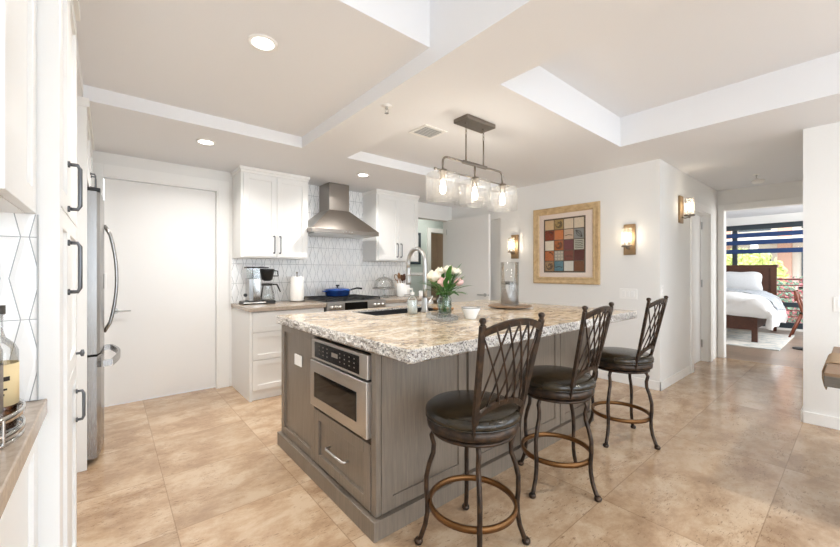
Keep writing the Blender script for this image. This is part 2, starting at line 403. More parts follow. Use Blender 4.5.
    def prism(s, poly, z0, z1):
        """vertical prism over an xy outline"""
        n = len(poly); v = [(x, y, z0) for x, y in poly] + [(x, y, z1) for x, y in poly]
        s._faces(v, [tuple(range(n))[::-1], tuple(range(n, 2 * n))] + [(i, (i + 1) % n, n + (i + 1) % n, n + i) for i in range(n)]); return s
    def sphere(s, c, r, sub=2, sc=(1, 1, 1), jit=0.0):
        t = bmesh.new(); bmesh.ops.create_icosphere(t, subdivisions=sub, radius=r)
        for v in t.verts:
            k = 1 + random.uniform(-jit, jit); v.co = Vector((v.co.x * sc[0], v.co.y * sc[1], v.co.z * sc[2])) * k + Vector(c)
        for f in t.faces: f.smooth = True
        s.merge(t); return s
    def grid(s, fn, nu, nv, smooth=True, thick=0.0):
        vs = [[s.bm.verts.new(fn(i / nu, j / nv)) for j in range(nv + 1)] for i in range(nu + 1)]
        for i in range(nu):
            for j in range(nv):
                f = s.bm.faces.new([vs[i][j], vs[i + 1][j], vs[i + 1][j + 1], vs[i][j + 1]]); f.material_index = s.mi; f.smooth = smooth
        return s
    def shaker(s, face, a0, a1, z0, z1, p, t=0.02, rail=0.06, inset=0.010, bev=0.0015):
        """frame-and-panel front. face 'y-': lies at y = p looking to -y; 'x+' / 'x-' likewise"""
        def bx(u0, u1, w0, w1, d0, d1, b=bev):
            if face == 'y-': s.box(u0, u1, p + d0, p + d1, w0, w1, b)
            elif face == 'x-': s.box(p + d0, p + d1, u0, u1, w0, w1, b)
            else: s.box(p - d1, p - d0, u0, u1, w0, w1, b)
        bx(a0, a0 + rail, z0, z1, 0, t); bx(a1 - rail, a1, z0, z1, 0, t)
        bx(a0 + rail, a1 - rail, z0, z0 + rail, 0, t); bx(a0 + rail, a1 - rail, z1 - rail, z1, 0, t)
        bx(a0 + rail - .004, a1 - rail + .004, z0 + rail - .004, z1 - rail + .004, inset, t, 0)
        return s

def obj(name, mb, mats, parent=None, at=None, solid=0.0, sub=0):
    """links ONE mesh object; verts are in world space unless the parent root says otherwise"""
    me = bpy.data.meshes.new(name)
    org = Vector((0, 0, 0))
    if parent is not None:
        r = parent
        while r.parent: r = r.parent
        org = Vector(r.get('_org', (0, 0, 0)))
    elif at is not None: org = Vector(at)
    for v in mb.bm.verts: v.co -= org
    bmesh.ops.recalc_face_normals(mb.bm, faces=list(mb.bm.faces))
    mb.bm.to_mesh(me); mb.bm.free()
    for m in (mats if isinstance(mats, (list, tuple)) else [mats]): me.materials.append(M[m])
    o = bpy.data.objects.new(name, me); COL.objects.link(o)
    if parent is not None: o.parent = parent
    else: o.location = org
    if solid:
        q = o.modifiers.new('thickness', 'SOLIDIFY'); q.thickness = solid; q.offset = 0
    if sub:
        q = o.modifiers.new('smooth', 'SUBSURF'); q.levels = sub; q.render_levels = sub
    return o
def tag(o, label, cat, group=None):
    o['label'] = label; o['category'] = cat
    if group: o['group'] = group
    return o
def thing(name, label, cat, loc=(0, 0, 0), group=None, local=False):
    """an Empty at the thing's base; parts are given in world space (local=True: around the origin)"""
    o = bpy.data.objects.new(name, None); COL.objects.link(o); o.location = loc; o.empty_display_size = 0.1
    if not local: o['_org'] = tuple(loc)
    return tag(o, label, cat, group)
def struct(name, mb, mats, parent=None, at=None, **k):
    o = obj(name, mb, mats, parent, at, **k)
    if parent is None: o['kind'] = 'structure'
    return o
def copy_tree(o, parent=None):
    c = o.copy(); COL.objects.link(c)
    if parent is not None: c.parent = parent
    for ch in list(o.children): copy_tree(ch, c)
    return c
def bx(*a, **k): return MB().box(*a, **k)

def pull(parent, face, p, a, z0, z1, out=0.032, r=0.0055, horiz=False, mat='pull', name='handle', w=0.0):
    """bar pull: stands off plane p on two posts. horiz: runs along the wall from z0..z1 read as coordinates, at height a"""
    m = MB(); sg = -1 if face.endswith('-') else 1; ax = 1 if face[0] == 'y' else 0
    def P(d, u, z):
        return (u, p + sg * d, z) if ax else (p + sg * d, u, z)
    if horiz: pts = [P(0, z0, a), P(out * .8, z0, a), P(out, z0 + .012, a), P(out, z1 - .012, a), P(out * .8, z1, a), P(0, z1, a)]
    else: pts = [P(0, a, z0), P(out * .8, a, z0), P(out, a, z0 + .012), P(out, a, z1 - .012), P(out * .8, a, z1), P(0, a, z1)]
    m.tube(pts, r, 10)
    for q in (pts[0], pts[-1]):
        nrm = (0, sg, 0) if ax else (sg, 0, 0); m.cyl(q, r * 1.7, 0.006, nrm, 14)
    return obj(name, m, mat, parent)
# ================================================================== THE SETTING
ZS, ZM, ZT = 2.345, 2.44, 2.716        # dropped soffit, mid ceiling, high tray
YB = 4.45; XP = 4.437
# floors
struct('floor', bx(-0.85, 6.87, -5.05, 5.7, -0.06, 0.0), 'travertine')
struct('floor_bedroom', bx(6.87, 11.6, -1.6, 3.6, -0.06, 0.0), 'planks')
struct('floor_back_room', bx(3.4, 7.0, 5.7, 8.2, -0.06, 0.0), 'travertine')
# ceilings
c = MB()
c.box(-0.85, 1.30, -5.05, 1.47, ZT, ZT + .1)          # high tray above the camera
c.box(1.745, 3.72, -5.05, 1.47, ZT, ZT + .1)          # high tray over the dining side
c.box(-0.127, 1.30, 1.47, 3.17, ZM, ZT + .1)          # tray over the aisle
c.box(1.745, XP, 1.47, 3.17, ZM, ZT + .1)             # tray over the island
c.box(3.72, 4.56, -5.05, 1.47, ZM, ZT + .1)
c.box(4.56, 6.97, 0.19, 1.48, ZM, ZT + .1)             # hall
struct('ceiling', c, 'ceiling')
c = MB(); c.box(-0.85, 4.56, 3.17, 4.57, ZS, ZT + .1); c.box(-0.85, -0.127, 1.47, 3.17, ZS, ZT + .1)
struct('ceiling_soffit', c, 'ceiling')
struct('ceiling_beam', bx(1.30, 1.745, -5.05, 3.17, ZS, ZT + .1), 'ceiling')
struct('ceiling_bedroom', bx(6.97, 11.6, -1.6, 3.6, 2.5, 2.6), 'ceiling')
struct('ceiling_back_hall', bx(3.3, 7.2, 4.57, 8.3, 2.44, 2.54), 'ceiling')
# back wall (Y = 4.45) with the closed door and the opening to the back hall
w = MB(); T = 0.12
w.box(-0.85, -0.06, YB, YB + T, 0, ZS); w.box(-0.06, 0.905, YB, YB + T, 2.13, ZS); w.box(0.905, 3.43, YB, YB + T, 0, ZS)
w.box(3.43, 4.37, YB, YB + T, 2.12, ZS); w.box(4.37, XP + T, YB, YB + T, 0, ZS)
struct('wall_back', w, 'wall')
# left wall, behind the cabinets
w = MB(); w.box(-0.95, -0.80, -1.3, YB + T, 0, ZT); w.box(-0.95, -0.80, -5.05, -4.5, 0, ZT); w.box(-0.95, -0.80, -4.5, -1.3, 0, .4); w.box(-0.95, -0.80, -4.5, -1.3, 2.5, ZT)
struct('wall_left', w, 'wall')
# picture wall (X = 4.437) with a narrow passage behind the open door
w = MB()
w.box(XP, XP + T, 1.36, 3.44, 0, ZM); w.box(XP, XP + T, 3.44, 4.36, 2.045, ZM); w.box(XP, XP + T, 4.36, YB, 0, ZM)
struct('wall_picture', w, 'wall')
struct('passage_panel', bx(XP + .055, XP + .10, 3.44, 4.36, .005, 2.045), 'wall')  # closing panel added in the passage mouth to catch the kitchen light
# hall walls
w = MB(); w.box(XP + T, 5.60, 1.36, 1.48, 0, ZM); w.box(5.60, 6.40, 1.36, 1.48, 2.05, ZM); w.box(6.40, 6.97, 1.36, 1.48, 0, ZM)
struct('wall_hall_left', w, 'wall')
w = MB(); w.box(6.85, 6.97, 0.19, 0.44, 0, ZM); w.box(6.85, 6.97, 0.44, 1.295, 2.155, 2.6); w.box(6.85, 6.97, 1.295, 1.36, 0, ZM); w.box(6.85, 6.97, 1.48, 3.6, 0, 2.6); w.box(6.85, 6.97, -1.6, 0.19, 0, 2.6)
struct('wall_hall_end', w, 'wall')
struct('wall_hall_right', bx(4.55, 6.85, 0.19, 0.31, 0, ZM), 'wall')
w = MB(); w.box(4.43, 4.55, -1.1, 0.31, 0, ZM); w.box(4.43, 4.55, -4.3, -1.1, 0, .3); w.box(4.43, 4.55, -4.3, -1.1, 2.4, ZM); w.box(4.43, 4.55, -5.05, -4.3, 0, ZM)
struct('wall_right', w, 'wall')
# living room window wall behind the camera
w = MB(); w.box(-0.85, -0.25, -5.15, -5.03, 0, ZT); w.box(4.05, 4.55, -5.15, -5.03, 0, ZT); w.box(-0.25, 4.05, -5.15, -5.03, 0, .25); w.box(-0.25, 4.05, -5.15, -5.03, 2.45, ZT)
struct('wall_front', w, 'wall')
w = MB()
for x in (-.25, 1.15, 2.6, 4.0): w.box(x, x + .05, -5.12, -5.06, .25, 2.45)
w.box(-.25, 4.05, -5.12, -5.06, .25, .30); w.box(-.25, 4.05, -5.12, -5.06, 2.4, 2.45)
struct('window_1', w, 'windowframe')
# back hall
w = MB(); w.box(3.2, 3.32, 4.57, 5.7, 0, 2.44); w.box(3.32, 4.97, 5.6, 5.7, 0, 2.44); w.box(4.97, 5.80, 5.6, 5.7, 2.05, 2.44); w.box(5.80, 7.1, 5.6, 5.7, 0, 2.44); w.box(7.0, 7.1, 4.57, 5.6, 0, 2.44)
w.box(4.56, 7.0, 4.47, 4.57, 0, 2.44)
struct('wall_back_hall', w, 'sage')
w = MB(); w.box(3.4, 7.1, 7.6, 7.7, 0, 2.44); w.box(7.0, 7.1, 5.7, 7.6, 0, 2.44); w.box(3.4, 3.5, 5.7, 7.6, 0, 2.44)
struct('wall_back_room', w, 'taupe')
w = MB()
for x in (4.88, 5.80): w.box(x, x + .09, 5.575, 5.6, 0, 2.05)
w.box(4.88, 5.89, 5.575, 5.6, 2.05, 2.14)
struct('trim_1', w, 'trim')
struct('trim_2', bx(3.32, 4.88, 5.585, 5.6, 1.20, 1.24), 'trim')     # chair rail in the back hall
# bedroom shell
w = MB(); w.box(11.1, 11.25, -1.6, -.9, 0, 2.6); w.box(11.1, 11.25, -.9, 2.95, 2.32, 2.6); w.box(11.1, 11.25, 2.95, 3.6, 0, 2.6); w.box(11.1, 11.25, -.9, 2.95, 0, .05)
struct('wall_bedroom_window', w, 'wall')
w = MB(); w.box(6.97, 11.25, -1.7, -1.6, 0, .4); w.box(6.97, 11.25, -1.7, -1.6, 2.35, 2.6); w.box(6.97, 7.4, -1.7, -1.6, .4, 2.35); w.box(10.6, 11.25, -1.7, -1.6, .4, 2.35)
struct('wall_bedroom_side', w, 'wall')
struct('wall_bedroom_far', bx(6.97, 11.25, 3.6, 3.7, 0, 2.6), 'wall')
# baseboards
def base(name, *bs):
    m = MB()
    for b in bs: m.box(*b, 0, .095, .003)
    struct('baseboard_' + name, m, 'trim')
base('picture', (XP - .014, XP, 1.346, 3.40))
base('hall_left', (XP - .014, 5.50, 1.346, 1.36))
base('right', (4.416, 4.43, -1.1, .31))
base('hall_right', (4.43, 6.85, .31, .324))
base('bedroom', (6.97, 6.985, 1.30, 1.48))
base('back', (1.005, 1.028, 4.436, 4.45))
# casings
w = MB()
w.box(.895, 1.0, YB - .02, YB, 0, 2.235, .003); w.box(-.17, -.045, YB - .02, YB, 0, 2.235, .003); w.box(-.045, .895, YB - .02, YB, 2.13, 2.235, .003)
w.box(.88, .897, YB - .012, YB + T, 0, 2.135); w.box(-.06, -.043, YB - .012, YB + T, 0, 2.135); w.box(-.043, .88, YB - .012, YB + T, 2.118, 2.135)
struct('trim_3', w, 'trim')
w = MB()
w.box(5.50, 5.60, 1.34, 1.36, 0, 2.14, .003); w.box(6.40, 6.50, 1.34, 1.36, 0, 2.14, .003); w.box(5.60, 6.40, 1.34, 1.36, 2.05, 2.14, .003)
w.box(6.385, 6.40, 1.36, 1.48, 0, 2.05); w.box(5.60, 5.615, 1.36, 1.48, 0, 2.05); w.box(5.615, 6.385, 1.36, 1.48, 2.035, 2.05)
struct('trim_4', w, 'trim')
w = MB()
w.box(6.83, 6.85, 1.28, 1.345, 0, 2.225, .003); w.box(6.83, 6.85, .36, .445, 0, 2.225, .003); w.box(6.83, 6.85, .445, 1.28, 2.145, 2.225, .003)
w.box(6.85, 6.98, 1.28, 1.296, 0, 2.15); w.box(6.85, 6.98, .44, .452, 0, 2.15); w.box(6.85, 6.98, .452, 1.28, 2.138, 2.156)
struct('trim_5', w, 'trim')
w = MB(); w.box(3.43, 3.445, YB - .01, YB + T + .01, 0, 2.12); w.box(4.355, 4.37, YB - .01, YB + T + .01, 0, 2.12); w.box(3.445, 4.355, YB - .01, YB + T + .01, 2.105, 2.12)
struct('trim_6', w, 'trim')
# doors
d1 = struct('door_1', bx(-.038, .876, YB + .028, YB + .072, .008, 2.114, .002), 'door')
def lever(parent, c, nrm, along, l=.115, backset=True):
    m = MB(); n = Vector(nrm); c = Vector(c); m.cyl(c, .026, .009, nrm, 22); m.cyl(c, .011, .045, nrm, 14)
    a = Vector(along); m.tube([c + n * .045, c + n * .052 + a * .02, c + n * .052 + a * l], [.010, .009, .007], 10)
    return obj('door_handle', m, 'nickel', parent)
lever(d1, (.04, YB + .028, .885), (0, -1, 0), (1, 0, 0))
d2 = struct('door_2', bx(4.315, 4.357, 3.555, 4.445, .008, 2.112, .002), 'door')
lever(d2, (4.315, 3.62, .905), (-1, 0, 0), (0, 1, 0))
m = MB()
for z in (.25, 1.05, 1.87): m.cyl((4.318, 4.449, z), .007, .09, (0, 0, 1), 12)
obj('hinge', m, 'nickel', d2)
m = MB(); m.cyl((4.315, 3.563, .905), .012, .003, (-1, 0, 0), 14); obj('latch', m, 'nickel', d2)
d3 = struct('door_3', bx(5.63, 6.37, 1.445, 1.479, .008, 2.03, .002), 'door')
for z in (.25, 1.09, 1.90):
    m = MB(); m.box(6.358, 6.386, 1.435, 1.447, z - .05, z + .05); m.cyl((6.374, 1.437, z - .052), .008, .104, (0, 0, 1), 12); obj('hinge', m, 'nickel', d3)
# tiled backsplashes
w = MB(); w.box(1.03, 3.43, YB - .010, YB, .905, 1.405); w.box(1.745, 2.70, YB - .010, YB, 1.405, ZS)
struct('wall_back_tiles', w, 'picket', at=None)
w = MB(); w.box(-.80, -.1475, 1.403, 1.409, .912, 1.402)
struct('wall_nook_tiles', w, 'picketbig')
struct('trim_7', bx(-.1475, -.1445, 1.400, 1.409, .912, 1.402), 'grout')
# ================================================================== LEFT SIDE
# bar nook
t = thing('bar_base_cabinet', 'white base cabinet under the bar counter beside the tall pantry', 'cabinet', (-.47, .9, 0))
obj('body', bx(-.79, -.165, .35, 1.405, .09, .868), 'cab', t); obj('toe_kick', bx(-.79, -.24, .36, 1.40, 0, .09), 'gap', t)
for y0, y1 in ((.36, .87), (.88, 1.395)):
    d = obj('door', MB().shaker('x-', y0, y1, .11, .855, -.165, -.02) if False else MB().shaker('x+', y0, y1, .11, .855, -.145), 'cab', t)
tag(obj('bar_counter', bx(-.80, -.128, .33, 1.408, .869, .910, .003), 'quartz', at=(-.46, .9, .869)), 'taupe stone bar counter holding the round bottle tray', 'countertop')
t = thing('bar_wall_cabinet', 'white wall cabinet hung over the bar tiles beside the tall pantry', 'cabinet', (-.47, 1.2, 1.402))
obj('body', bx(-.79, -.168, 1.015, 1.405, 1.402, 2.30), 'cab', t); obj('door', MB().shaker('x+', 1.018, 1.402, 1.404, 2.298, -.148), 'cab', t)
# round tray with rails + bottles
tc0 = (-.293, 1.135, .9105)
t = thing('gallery_tray', 'round chrome railed tray on the bar counter', 'tray', tc0)
R = .155
m = MB(); m.lathe([(0, 0), (R, 0), (R, .006), (R - .01, .009), (0, .009)], tc0, 56); obj('tray_base', m, 'chrome', t)
for z in (.018, .052):
    m = MB(); m.tube([(tc0[0] + R * math.cos(a), tc0[1] + R * math.sin(a), tc0[2] + z) for a in [2 * PI * k / 56 for k in range(56)]], 1, 4, True, flat=(.0045, .0015, (math.cos(0), 0, 0))) if False else m.lathe([(R - .002, z - .007), (R + .001, z - .007), (R + .001, z + .007), (R - .002, z + .007)], tc0, 64, close=True)
    obj('rail', m, 'chrome', t)
for k in range(6):
    a = 2 * PI * k / 6 + .55
    m = MB(); m.cyl((tc0[0] + R * math.cos(a), tc0[1] + R * math.sin(a), tc0[2] + .005), .003, .048, seg=8); obj('rail_post', m, 'chrome', t)
def bottle(x, y, h, r, glass, label, labmat, name='bottle', fill=None, neck=.30):
    z = tc0[2] + .0095
    b = thing(name, label, 'bottle', (x, y, z), 'bottles on the bar tray')
    m = MB(); hs = h * (1 - neck)
    m.lathe([(0, 0), (r * .96, 0), (r, .006), (r, hs * .92), (r * .82, hs * 1.0), (r * .45, hs * 1.08), (r * .34, hs * 1.16), (r * .34, h * .94), (r * .42, h * .945), (r * .42, h * .96), (0, h * .96)], (x, y, z), 28); obj('glass', m, glass, b)
    if fill: m = MB(); m.lathe([(0, .004), (r * .9, .004), (r * .9, hs * fill), (0, hs * fill)], (x, y, z), 24); obj('liquor', m, 'amber', b)
    m = MB(); m.lathe([(r * 1.01, hs * .30), (r * 1.015, hs * .30), (r * 1.015, hs * .78), (r * 1.01, hs * .78)], (x, y, z), 28, close=True); lb = obj('bottle_label', m, labmat, b)
    for q, zz in enumerate((.62, .50, .44)):
        m = MB(); a0 = -PI / 2 - .2
        pts = [(x + r * 1.03 * math.cos(a0 + k * .12), y + r * 1.03 * math.sin(a0 + k * .12), z + hs * zz) for k in range(-4 + q, 9 - q)]
        m.tube(pts, 1, 4, flat=(.0045 if q == 0 else .002, .0004, (math.cos(a0), math.sin(a0), 0))); obj('print_line', m, 'ink' if labmat == 'label' else 'plate', lb)
    m = MB(); m.cyl((x, y, z + h * .95), r * .44, h * .07, seg=20); obj('stopper', m, 'cap', b)
bottle(-.182, 1.155, .255, .034, 'glass', 'clear liquor bottle with a cream label in the round tray', 'label', fill=.42)
bottle(-.193, 1.073, .275, .034, 'glass', 'clear bottle with a dark grey label in the round tray', 'labelgrey')
bottle(-.335, 1.19, .27, .038, 'amber', 'amber glass bottle at the back of the round tray', 'label')

# tall pantry
t = thing('pantry_cabinet', 'tall white pantry with dark bar handles beside the bar nook', 'cabinet', (-.45, 1.76, 0))
obj('body', bx(-.79, -.126, 1.432, 2.10, .0, 2.30), 'cab', t)
obj('end_panel', bx(-.79, -.104, 1.41, 1.431, 0, 2.30, .002), 'cab', t)
F = -.104
for y0, y1, z0, z1, hz in ((1.434, 1.70, 1.437, 2.26, (1.435 + .02, 1.60)), (1.434, 1.70, .10, 1.432, (1.185, 1.345))):
    d = obj('door', MB().shaker('x+', y0, y1, z0, z1, F, rail=.055), 'cab', t); pull(d, 'x+', F, 1.655, hz[0], hz[1], out=.030, r=.006)
for y0, y1, z0, z1 in ((1.703, 2.095, 1.437, 2.26), (1.703, 2.095, .885, 1.432), (1.703, 2.095, .10, .88)):
    d = obj('door', MB().shaker('x+', y0, y1, z0, z1, F, rail=.055), 'cab', t)
    if z0 == .10: pull(d, 'x+', F, 2.03, .655, .770, out=.024, r=.0055)
    if z0 == .885:
        m = MB(); m.lathe([(.005, 0), (.005, .012), (.014, .016), (.014, .024), (0, .027)], (F, 2.03, .922), 18, (1, 0, 0)); obj('knob', m, 'pull', d)
m = MB(); m.box(-.79, -.094, 1.41, 2.105, 2.30, 2.3445); obj('crown', m, 'trim', t)
# counter-depth cabinet between the pantry and the fridge surround (recessed)
t = thing('recessed_cabinet', 'white recessed tall cabinet between the pantry and the fridge surround', 'cabinet', (-.5, 2.6, 0))
obj('body', bx(-.79, -.24, 2.115, 3.118, 0, 2.30), 'cab', t)
for y0, y1 in ((2.117, 2.612), (2.618, 3.116)): obj('door', MB().shaker('x+', y0, y1, .1, 2.26, -.22), 'cab', t)
# fridge surround
t = thing('fridge_surround_cabinet', 'white cabinet surround with crown over the refrigerator', 'cabinet', (-.45, 3.6, 0))
obj('end_panel', bx(-.79, -.109, 3.137, 3.160, 0, 2.29, .002), 'cab', t)
obj('end_panel', bx(-.79, -.109, 4.20, 4.223, 0, 2.29, .002), 'cab', t)
obj('body', bx(-.79, -.13, 3.161, 4.199, 1.84, 2.29), 'cab', t)
for y0, y1, hy in ((3.163, 3.678, 3.63), (3.682, 4.197, 3.73)):
    d = obj('door', MB().shaker('x+', y0, y1, 1.85, 2.27, -.109), 'cab', t); pull(d, 'x+', -.109, hy, 1.87, 1.97, out=.03)
m = MB(); m.box(-.79, -.099, 3.128, 4.23, 2.29, 2.3445); obj('crown', m, 'trim', t)
# refrigerator
t = thing('refrigerator', 'stainless french door refrigerator with curved handles', 'refrigerator', (-.42, 3.68, 0))
y0, y1 = 3.195, 4.165
obj('body', bx(-.78, -.118, y0 + .01, y1 - .01, .02, 1.775), 'steel_side', t)
obj('hinge_cover', bx(-.16, -.045, y0 + .005, y0 + .09, 1.775, 1.80, .006), 'black', t)
def curved_door(a, b, z0, z1):
    m = MB(); n = 10; prof = []
    for k in range(n + 1):
        s_ = k / n; yy = a + (b - a) * s_
        g = (yy - y0) / (y1 - y0); bow = .022 * (1 - (2 * g - 1) ** 2)
        e = .012 if k in (0, n) else 0
        prof.append((-.052 + bow - e, yy))
    m.prism(prof + [(-.115, b), (-.115, a)], z0, z1); return m
ym = (y0 + y1) / 2
for a, b, s_ in ((y0, ym - .002, -1), (ym + .002, y1, 1)):
    d = obj('door', curved_door(a, b, .715, 1.775), 'steelv', t)
    yh = ym + s_ * .035
    m = MB(); pts = []
    for k in range(13):
        u = k / 12; pts.append((-.020 + .062 * math.sin(PI * u) ** .7 if 0 < k < 12 else -.030, yh, .80 + u * .80))
    m.tube(pts, .011, 12); obj('handle', m, 'steelv', d)
    if s_ < 0:
        m = MB(); m.box(-.03, -.018, yh - .13, yh - .07, 1.13, 1.24, .004); obj('display', m, 'plate', d)
d = obj('freezer_drawer', curved_door(y0, y1, .04, .70), 'steelv', t)
m = MB(); pts = [(-.034, y0 + .14, .625)] + [(.012 + .045 * math.sin(PI * k / 10), y0 + .14 + .69 * k / 10, .625) for k in range(11)] + [(-.034, y1 - .14, .625)]
m.tube(pts, 1, 4, flat=(.008, .022, (0, 0, 1))); obj('handle', m, 'steelv', d)
# ================================================================== BACK RUN
FY = 3.765
def base_cab(x0, x1, label, nd, end_left=True):
    t = thing('base_cabinet', label, 'cabinet', ((x0 + x1) / 2, 4.1, 0))
    obj('body', bx(x0, x1, FY + .022, YB - .012, .09, .866), 'cab', t); obj('toe_kick', bx(x0 + .002, x1, FY + .03, YB - .02, 0, .09), 'trim', t)
    if end_left: obj('end_panel', bx(x0 - .002, x0 + .022, FY, YB - .002, 0, .866, .0015), 'cab', t)
    xa = x0 + (.025 if end_left else .004)
    for z0, z1 in nd: obj('drawer', MB().shaker('y-', xa, x1 - .004, z0, z1, FY, rail=.05), 'cab', t)
DR = ((.665, .858), (.395, .658), (.10, .388))
base_cab(1.03, 1.795, 'white three drawer base cabinet under the coffee maker', DR)
base_cab(2.585, 3.40, 'white base cabinet right of the range behind the sink', DR, False)
tag(obj('worktop', bx(1.018, 1.803, FY - .035, YB - .011, .867, .905, .003), 'quartz', at=(1.4, 4.1, .867)), 'taupe stone worktop left of the range holding the coffee maker', 'countertop')
tag(obj('worktop', bx(2.577, 3.415, FY - .035, YB - .011, .867, .905, .003), 'quartz', at=(3.0, 4.1, .867)), 'taupe stone worktop right of the range under the cake stand', 'countertop')
# wall cabinets
def wall_cab(x0, x1, label):
    t = thing('wall_cabinet', label, 'cabinet', ((x0 + x1) / 2, 4.27, 1.40), 'white wall cabinets beside the hood')
    f = 4.10
    obj('body', bx(x0, x1, f + .0, YB - .011, 1.40, 2.30, .0015), 'cab', t)
    xm = (x0 + x1) / 2
    for a, b, h in ((x0 + .022, xm - .0015, xm - .032), (xm + .0015, x1 - .022, xm + .032)):
        d = obj('door', MB().shaker('y-', a, b, 1.415, 2.275, f - .019, t=.018, rail=.055), 'cab', t); pull(d, 'y-', f - .019, h, 1.455, 1.635, out=.03, r=.0055)
    m = MB(); m.box(x0 - .004, x1 + .004, f - .012, YB - .011, 2.283, 2.31, .003); m.box(x0 - .014, x1 + .014, f - .024, YB - .011, 2.31, 2.343, .003); obj('crown', m, 'trim', t)
wall_cab(1.035, 1.755, 'white two door wall cabinet above the coffee maker')
wall_cab(2.69, 3.405, 'white two door wall cabinet right of the steel hood')
# hood
hc = 2.183
t = thing('range_hood', 'stainless pyramid range hood on the tiled wall', 'range hood', (hc, 4.2, 1.70))
x0, x1, fy, by = hc - .449, hc + .449, 3.95, YB - .011
m = MB(); m.box(x0, x1, fy, by, 1.705, 1.752, .002); obj('rim', m, 'hood', t)
m = MB(); a = [(x0, fy, 1.752), (x1, fy, 1.752), (x1, by, 1.752), (x0, by, 1.752)]; b = [(hc - .14, 4.15, 2.01), (hc + .14, 4.15, 2.01), (hc + .14, by, 2.01), (hc - .14, by, 2.01)]
m._faces(a + b, [(0, 1, 5, 4), (1, 2, 6, 5), (2, 3, 7, 6), (3, 0, 4, 7), (4, 5, 6, 7), (3, 2, 1, 0)]); obj('canopy', m, 'hood', t)
obj('chimney', bx(hc - .135, hc + .135, 4.155, by, 2.01, ZS - .001, .002), 'hood', t)
m = MB(); m.box(x0 + .05, x1 - .05, fy + .05, by - .03, 1.699, 1.705); obj('filter', m, 'steel', t)
m = MB()
for k in range(4): m.cyl((hc - .06 + k * .04, fy - .001, 1.729), .007, .004, (0, -1, 0), 14)
obj('button', m, 'chrome', t)
# range
x0, x1 = 1.808, 2.572
t = thing('gas_range', 'stainless slide in gas range with black grates', 'range', ((x0 + x1) / 2, 4.1, 0))
obj('body', bx(x0, x1, 3.76, YB - .012, .02, .895), 'steel_side', t)
obj('cooktop', bx(x0 - .002, x1 + .002, 3.735, YB - .012, .895, .918, .003), 'steel', t)
obj('cooktop_well', bx(x0 + .02, x1 - .02, 3.80, YB - .04, .917, .922), 'blackiron', t)
for k in range(3):
    gx0 = x0 + .025 + k * .2405; gx1 = gx0 + .232; m = MB(); gy0, gy1 = 3.80, YB - .05
    for u in (gx0, gx1 - .012): m.box(u, u + .012, gy0, gy1, .935, .950, .002)
    for v_ in (gy0, (gy0 + gy1) / 2 - .006, gy1 - .012): m.box(gx0, gx1, v_, v_ + .012, .935, .950, .002)
    m.box((gx0 + gx1) / 2 - .006, (gx0 + gx1) / 2 + .006, gy0, gy1, .937, .950, .002)
    for q in (.25, .75): m.box(gx0, gx1, gy0 + (gy1 - gy0) * q - .005, gy0 + (gy1 - gy0) * q + .005, .937, .950, .002)
    for u in (gx0, gx1 - .012):
        for v_ in (gy0, gy1 - .012): m.box(u, u + .012, v_, v_ + .012, .921, .937)
    obj('grate', m, 'blackiron', t)
for bx_, by_ in ((1.95, 3.95), (1.95, 4.26), (2.19, 4.1), (2.43, 3.95), (2.43, 4.26)):
    m = MB(); m.cyl((bx_, by_, .921), .045, .008, seg=24); m.cyl((bx_, by_, .929), .032, .006, seg=24); obj('burner', m, 'black', t)
p = obj('control_panel', bx(x0, x1, 3.715, 3.76, .805, .918, .004), 'steel', t)
obj('display', bx(2.02, 2.315, 3.7125, 3.716, .822, .905), 'glassdark', p)
for kx in (1.862, 1.912, 1.962, 2.415, 2.470, 2.525):
    m = MB(); m.lathe([(.021, 0), (.023, .006), (.019, .010), (.017, .032), (0, .034)], (kx, 3.715, .858), 22, (0, -1, 0)); k_ = obj('knob', m, 'steel', t)
    obj('knob_mark', bx(kx - .0015, kx + .0015, 3.679, 3.6815, .860, .874), 'black', k_)
d = obj('oven_door', bx(x0 + .003, x1 - .003, 3.725, 3.76, .20, .80, .004), 'steel', t)
obj('oven_window', bx(x0 + .12, x1 - .12, 3.723, 3.727, .33, .66), 'glassdark', d)
m = MB(); m.tube([(x0 + .06, 3.725, .745), (x0 + .06, 3.675, .745), (x1 - .06, 3.675, .745), (x1 - .06, 3.725, .745)], .011, 12); obj('handle', m, 'steel', d)
obj('drawer', bx(x0 + .003, x1 - .003, 3.73, 3.76, .05, .19, .004), 'steel', t)
# blue pan
pc = (2.19, 4.22, .9505)
t = thing('braising_pan', 'blue enamel lidded pan on the range', 'pan', pc)
m = MB(); m.lathe([(0, 0), (.125, 0), (.148, .012), (.156, .065), (.162, .067), (.162, .072), (.148, .071), (.14, .02), (0, .014)], pc, 44); obj('pan_body', m, 'enamel', t)
m = MB(); m.lathe([(.163, .073), (.163, .079), (.14, .092), (.07, .104), (0, .107), (0, .10)], pc, 44); l = obj('lid', m, 'enamel', t)
m = MB(); m.lathe([(.008, .105), (.008, .118), (.022, .124), (.024, .132), (.018, .139), (0, .141)], pc, 20); obj('lid_knob', m, 'blackiron', l)
m = MB(); m.tube([(pc[0] + .155, pc[1], pc[2] + .064), (pc[0] + .21, pc[1], pc[2] + .078), (pc[0] + .28, pc[1] - .005, pc[2] + .092), (pc[0] + .345, pc[1] - .01, pc[2] + .082)], [.012, .010, .011, .013], 12); obj('handle', m, 'blackiron', t)
m = MB(); m.tube([(pc[0] - .155, pc[1] - .035, pc[2] + .06), (pc[0] - .19, pc[1] - .03, pc[2] + .064), (pc[0] - .19, pc[1] + .03, pc[2] + .064), (pc[0] - .155, pc[1] + .035, pc[2] + .06)], .008, 10); obj('side_handle', m, 'enamel', t)
